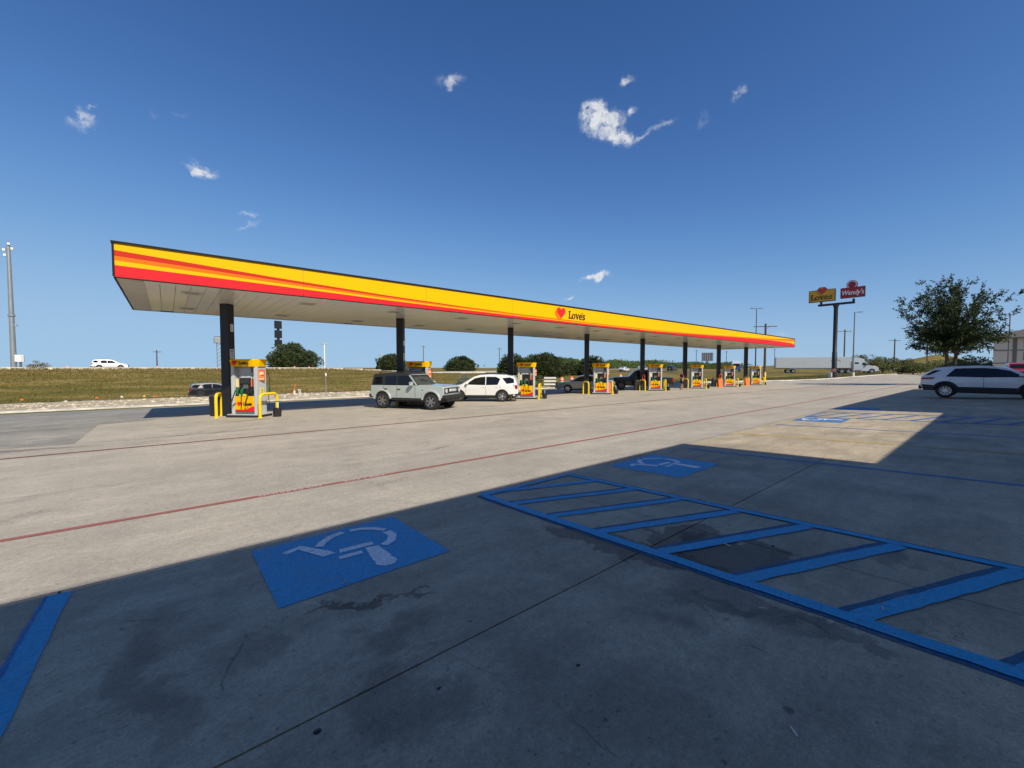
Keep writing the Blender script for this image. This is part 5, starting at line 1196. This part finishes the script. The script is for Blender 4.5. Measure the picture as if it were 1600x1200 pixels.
for i, (x, y) in enumerate(((38.6,37.2),(40.4,36.6),(35.2,37.6))):
    oak(x, y, .7, 1.9, ('low green weeds at the kerb behind the front of the silver sedan','low green weeds at the kerb left of the silver sedan','low green weeds at the foot of the board barricade')[i], 33+i, LF_GRN, 26, 45, .14, .1, -.1, 'weed_clump', 'plant', 'weed clumps along the kerb')
oak(-16.0, 100.2, 1.6, 2.6, 'small dry bush on the bank right of the steel mast', 36, LF_DRY, 24, 45, .16, .1, -.1, 'dry_bush', 'bush')

def spray_tree(x, y, h, lb):
    r = random.Random(99); t = thing('leafy_tree', lb, 'tree', on(x, y)); crown = MB(); tk = MB()
    for k, (bx, by) in enumerate(((-.35,.25),(.4,-.3))):
        tk.tube([(bx*.4,by*.4,-.1),(bx*.9,by*.9,1.5),(bx*1.4,by*1.4,3.2),(bx*1.7,by*1.7,h*.55)], [.27,.22,.18,.09], 9)
    for i in range(120):
        a = r.uniform(0, 2*math.pi); el = R(r.choice((r.uniform(8,35), r.uniform(20,65), r.uniform(45,88)))); L_ = (3.0+1.6*math.cos(el)*r.uniform(.4,1))*r.uniform(.72,1.15)
        if el > R(40): L_ = h*.60*r.uniform(.7,1.04)
        st = Vector((r.uniform(-.6,.6), r.uniform(-.5,.5), r.uniform(3.3,h*.44)))
        d = Vector((math.cos(a)*math.cos(el), math.sin(a)*math.cos(el), math.sin(el)))
        pts = []; p = st.copy(); dd = d.copy()
        for k in range(7):
            pts.append(p.copy()); p = p+dd*(L_/6); dd = (dd+Vector((0,0,-.05+.02*k*(el < R(30))))+rvec(r)*.09).normalized()
        if i % 2 == 0: tk.tube(pts, [.05*(1-k/7)+.008 for k in range(7)], 4, caps=False)
        for k in range(1, 7):
            c = pts[k]; tdir = (pts[k]-pts[k-1]).normalized()
            for s in range(4):
                q = rvec(r); e = (tdir*.8+q*.8+Vector((0,0,-.12))).normalized(); ln = r.uniform(.5,1.0)
                for m in range(11):
                    f = m/10; pp = c+e*ln*f+rvec(r)*.10
                    leaf(crown, pp, e*.7+rvec(r)*.75+Vector((0,0,-.25)), r.uniform(.20,.34), r.uniform(.09,.15), r)
    crown.build('crown', LF_TREE, t, fixn=False); tk.build('trunk', BARK, t, True, fixn=False); t.scale = (.86,.86,1)
spray_tree(65.6, 3.75, 11.6, 'tall dark leafy tree with feathery branch tips behind the white crossover')

def mass(name, lb, cat, pts, hgt, n, size, m, seed, thick):
    """uncountable foliage along a line, one mesh"""
    r = random.Random(seed); mb = MB()
    for i in range(n):
        f = r.random()*(len(pts)-1); k = int(f); u = f-k; a, b = Vector(pts[k]), Vector(pts[k+1]); c = a.lerp(b, u)+Vector((r.gauss(0, thick), r.gauss(0, thick)))
        hh = hgt*(.55+.65*(.5+noise.noise((c.x*.05, c.y*.05, seed))))
        p = Vector((c.x, c.y, terr(c.x, c.y)+hh*r.random()**.8)); leaf(mb, p, rvec(r)+Vector((0,0,.3)), size*r.uniform(.6,1.4), size*r.uniform(.4,.7), r)
    o = mb.build(name, m, fixn=False); return tag(o, lb, cat, kind='stuff')
mass('tree_belt', 'long green belt of distant trees along the far road', 'trees', [(120,128),(165,128),(220,130),(262,128),(300,120)], 3.9, 26000, .95, LF_BELT, 5, 6)
mass('brush_belt', 'thin line of scrub on the horizon beyond the side road', 'scrub', [(190,10),(260,25),(340,60),(420,95)], 3.2, 6000, 1.0, LF_SH, 6, 4)
def blades(name, lb, area, n, hgt, m, seed, zf=terr):
    r = random.Random(seed); mb = MB()
    for i in range(n):
        x, y = area(r)
        z = zf(x, y)
        for k in range(3):
            leaf(mb, Vector((x+r.uniform(-.1,.1), y+r.uniform(-.1,.1), z-.02)), Vector((r.uniform(-.6,.6), r.uniform(-.6,.6), 1)), hgt*r.uniform(.5,1.5), .05+hgt*.12, r)
    return tag(mb.build(name, m, fixn=False), lb, 'grass', kind='stuff')
blades('bank_grass', 'dry tan grass tufts along the top of the bank', lambda r: (r.uniform(-60,62), 99.2-abs(r.gauss(0,9))), 9000, .28, LF_DRY, 1)
blades('slope_grass', 'mown green grass on the lower bank and at the gravel edge', lambda r: (r.uniform(-45,45), 43.6+abs(r.gauss(0,6)) if r.random() < .4 else r.uniform(62,90)), 12000, .2, LF_GRN, 2)
blades('verge_grass', 'short green grass on the verge around the pylon sign', lambda r: (lambda x: (x, yb(x)+.6+r.random()*6.5))(r.uniform(60,148)), 7000, .2, LF_GRN, 3)
# gravel and stones of the verge
def stones(name, lb, n, area, s0, s1, m, seed):
    r = random.Random(seed); mb = MB()
    for i in range(n):
        x, y = area(r); s = r.uniform(s0, s1)*(1 if r.random() > .06 else 2.2); z = terr(x, y)+.03; vs = []
        for dx, dy, dz in ((1,0,0),(0,1,0),(-1,0,0),(0,-1,0),(.1,.1,.8),(0,0,-.6)): vs.append((x+s*dx*r.uniform(.6,1.2), y+s*dy*r.uniform(.6,1.2), z+s*dz*r.uniform(.6,1)))
        mb.add(vs, [(0,1,4),(1,2,4),(2,3,4),(3,0,4),(1,0,5),(2,1,5),(3,2,5),(0,3,5)])
    return tag(mb.build(name, m, fixn=False), lb, 'gravel', kind='stuff')
ROCK = mat('limestone', (.62,.53,.39), .9, var=.25, scale=3)
stones('verge_gravel', 'loose pale limestone gravel along the kerb', 5200, lambda r: (r.uniform(-45,32), 35.7+7.0*r.random()), .03, .11, ROCK, 4)

# ------------------------------------------------------------ person at the pump
def person(x, y, rz):
    t = thing('person', 'person in maroon T-shirt and dark shorts standing with hands together by the pump', 'person', (x, y, g(x, y)), rz)
    def skin(name, verts, edges, root, m, parent, sub=2):
        me = bpy.data.meshes.new(name); me.from_pydata([v[:3] for v in verts], edges, []); o = bpy.data.objects.new(name, me); COL.objects.link(o)
        o.modifiers.new('skin', 'SKIN'); sv = me.skin_vertices[0].data
        for i, v in enumerate(verts): sv[i].radius = (v[3], v[4] if len(v) > 4 else v[3]); sv[i].use_root = (i == root)
        sd = o.modifiers.new('sub', 'SUBSURF'); sd.levels = sub; sd.render_levels = sub
        nm = bpy.data.meshes.new_from_object(o.evaluated_get(bpy.context.evaluated_depsgraph_get())); bpy.data.objects.remove(o)
        nm.materials.clear(); nm.materials.append(m); nm.polygons.foreach_set('use_smooth', [True]*len(nm.polygons)); q = bpy.data.objects.new(name, nm); COL.objects.link(q); q.parent = parent; return q
    SK = mat('skin_tone', (.38,.22,.15), .55, var=.06); SHIRT = mat('maroon_cloth', (.16,.02,.03), .85, var=.15, scale=10); SHORT = mat('dark_cloth', (.02,.02,.028), .85, var=.15); HAIR = mat('dark_hair', (.02,.014,.01), .6, var=.2); SHOE = mat('grey_shoe', (.18,.17,.16), .7)
    # faces +x ; y is left
    V = [(0,0,.93,.13,.15),(0,0,1.12,.12,.15),(.0,0,1.32,.12,.17),(0,0,1.45,.07,.08),(.01,0,1.52,.055),(.02,0,1.60,.085,.08),(.015,0,1.69,.09,.08),(.01,0,1.745,.05)]
    E = [(0,1),(1,2),(2,3),(3,4),(4,5),(5,6),(6,7)]
    for s in (1,-1):
        b = len(V); V += [(0,s*.10,.86,.09),(.02,s*.11,.50,.062),(-.02,s*.12,.28,.055),(-.01,s*.12,.09,.04),(.06,s*.13,.045,.038),(.15,s*.14,.03,.03)]
        E += [(0,b),(b,b+1),(b+1,b+2),(b+2,b+3),(b+3,b+4),(b+4,b+5)]
        b = len(V); V += [(0,s*.18,1.40,.06),(-.02,s*.235,1.20,.045),(.10,s*.21,1.06,.04),(.26,s*.07,1.12,.03)]
        E += [(2,b),(b,b+1),(b+1,b+2),(b+2,b+3)]
    body = skin('body', V, E, 0, SK, t)
    for s in (1,-1):   # palms and five fingers each
        P_ = [(.27,s*.06,1.12,.028),(.32,s*.035,1.14,.026)]; Q = [(0,1)]
        for k in range(4):
            n0 = len(P_); P_ += [(.345,s*(.05-.02*k)+s*.0,1.15-.012*k,.010),(.372,s*(.03-.018*k),1.148-.014*k,.009),(.375,s*(.01-.012*k),1.130-.014*k,.008)]; Q += [(1,n0),(n0,n0+1),(n0+1,n0+2)]
        n0 = len(P_); P_ += [(.30,s*.03,1.165,.011),(.325,s*.01,1.18,.009)]; Q += [(0,n0),(n0,n0+1)]
        skin('hand', P_, Q, 0, SK, t, 1)
    sh = [(0,0,.90,.145,.168),(0,0,1.12,.138,.168),(0,0,1.32,.14,.19),(0,0,1.43,.09,.11)]; se = [(0,1),(1,2),(2,3)]
    for s in (1,-1): b = len(sh); sh += [(0,s*.185,1.40,.08),(-.02,s*.235,1.22,.068)]; se += [(2,b),(b,b+1)]
    skin('shirt', sh, se, 0, SHIRT, t)
    st = [(0,0,.95,.142,.165),(0,0,.88,.145,.165)]; se = [(0,1)]
    for s in (1,-1): b = len(st); st += [(0,s*.10,.82,.115),(.015,s*.115,.54,.105)]; se += [(1,b),(b,b+1)]
    skin('shorts', st, se, 0, SHORT, t)
    skin('hair', [(-.02,0,1.62,.06),(-.015,0,1.70,.10,.095),(.0,0,1.755,.075)], [(0,1),(1,2)], 0, HAIR, t)
    for s in (1,-1):
        skin('shoe', [(-.05,s*.12,.05,.05),(.06,s*.13,.048,.05),(.17,s*.14,.035,.04)], [(0,1),(1,2)], 0, SHOE, t, 1)
        MB().lathe([(0,0),(.012,.002),(.014,-.004)], (.108,s*.032,1.645), 'x', 8).build('eye', LOGOBLK, t); MB().lathe([(0,.02),(.02,.01),(.025,-.01),(0,-.02)], (.02,s*.085,1.635), 'y', 8).build('ear', SK, t)
    MB().prism([(-.014,0),(.014,0),(0,.05)], (.10,0,1.605), (0,1,0), (0,0,1), (1,0,0), .022).build('nose', SK, t); MB().box((.098,0,1.575), (.012,.05,.010)).build('mouth', REDP, t)
person(37.75, 19.75, R(150))

# ------------------------------------------------------------ litter on the apron
BUTT = mat('cigarette_paper', (.6,.55,.46), .8, var=.15); TARM = mat('tar_lump', (.012,.012,.013), .6, var=.3, bump=.6, bscale=60); LEAFD = mat('dead_leaf', (.09,.045,.03), .8, var=.3)
for x, y, rz, l, lb in ((-.55,3.45,1.0,.075,'pale cigarette butt lying beside the blue stripe'),(1.05,3.36,.4,.06,'pale cigarette butt on the lower edge of the blue square with the white symbol'),(4.0,1.62,1.4,.07,'pale cigarette butt standing out in the dark wet stain'),(3.62,.47,.2,.05,'pale paper scrap on the blue hatching'),(3.05,1.0,2.2,.05,'pale paper scrap beside the blue aisle line'),(2.1,.55,.8,.05,'pale paper scrap on the bare bay concrete')):
    t = thing('cigarette_butt', lb, 'litter', (x, y, g(x, y)+.012 if 'blue' in lb else g(x, y)), rz, 'pale litter on the concrete'); MB().tube([(-l/2,0,.006),(l/2,0,.006)], .0055, 7).build('paper_roll', BUTT, t)
def lump(name, x, y, s, lb, m, cat, seed):
    r = random.Random(seed); bm = bmesh.new(); bmesh.ops.create_icosphere(bm, subdivisions=2, radius=s)
    for v in bm.verts: v.co = Vector((v.co.x*1.2, v.co.y*.9, v.co.z*.45))*(1+.5*noise.noise(v.co*(2.2/s)+Vector((seed,0,0))))
    me = bpy.data.meshes.new(name); bm.to_mesh(me); bm.free(); me.materials.append(m); me.polygons.foreach_set('use_smooth', [True]*len(me.polygons))
    o = bpy.data.objects.new(name, me); COL.objects.link(o); o.location = (x, y, g(x, y)+s*.12); return tag(o, lb, cat, 'small dark lumps on the concrete')
lump('tar_lump', .49, 1.99, .015, 'black tar lump beside the long slab joint', TARM, 'litter', 3); lump('dead_leaf', 1.05, 1.85, .010, 'reddish brown dead leaf near the black tar lump', LEAFD, 'leaf', 5)
lump('dead_leaf', 1.72, 1.48, .011, 'brown dead leaf in the middle of the empty bay', LEAFD, 'leaf', 8); lump('pebble', 4.28, 1.33, .013, 'black pebble at the edge of the dark wet stain', TARM, 'pebble', 9)
lump('pebble', 2.6, 2.75, .008, 'tiny dark pebble right of the blue square', TARM, 'pebble', 11); lump('pebble', 6.0, 2.6, .010, 'tiny dark pebble in the second accessible bay', TARM, 'pebble', 12)
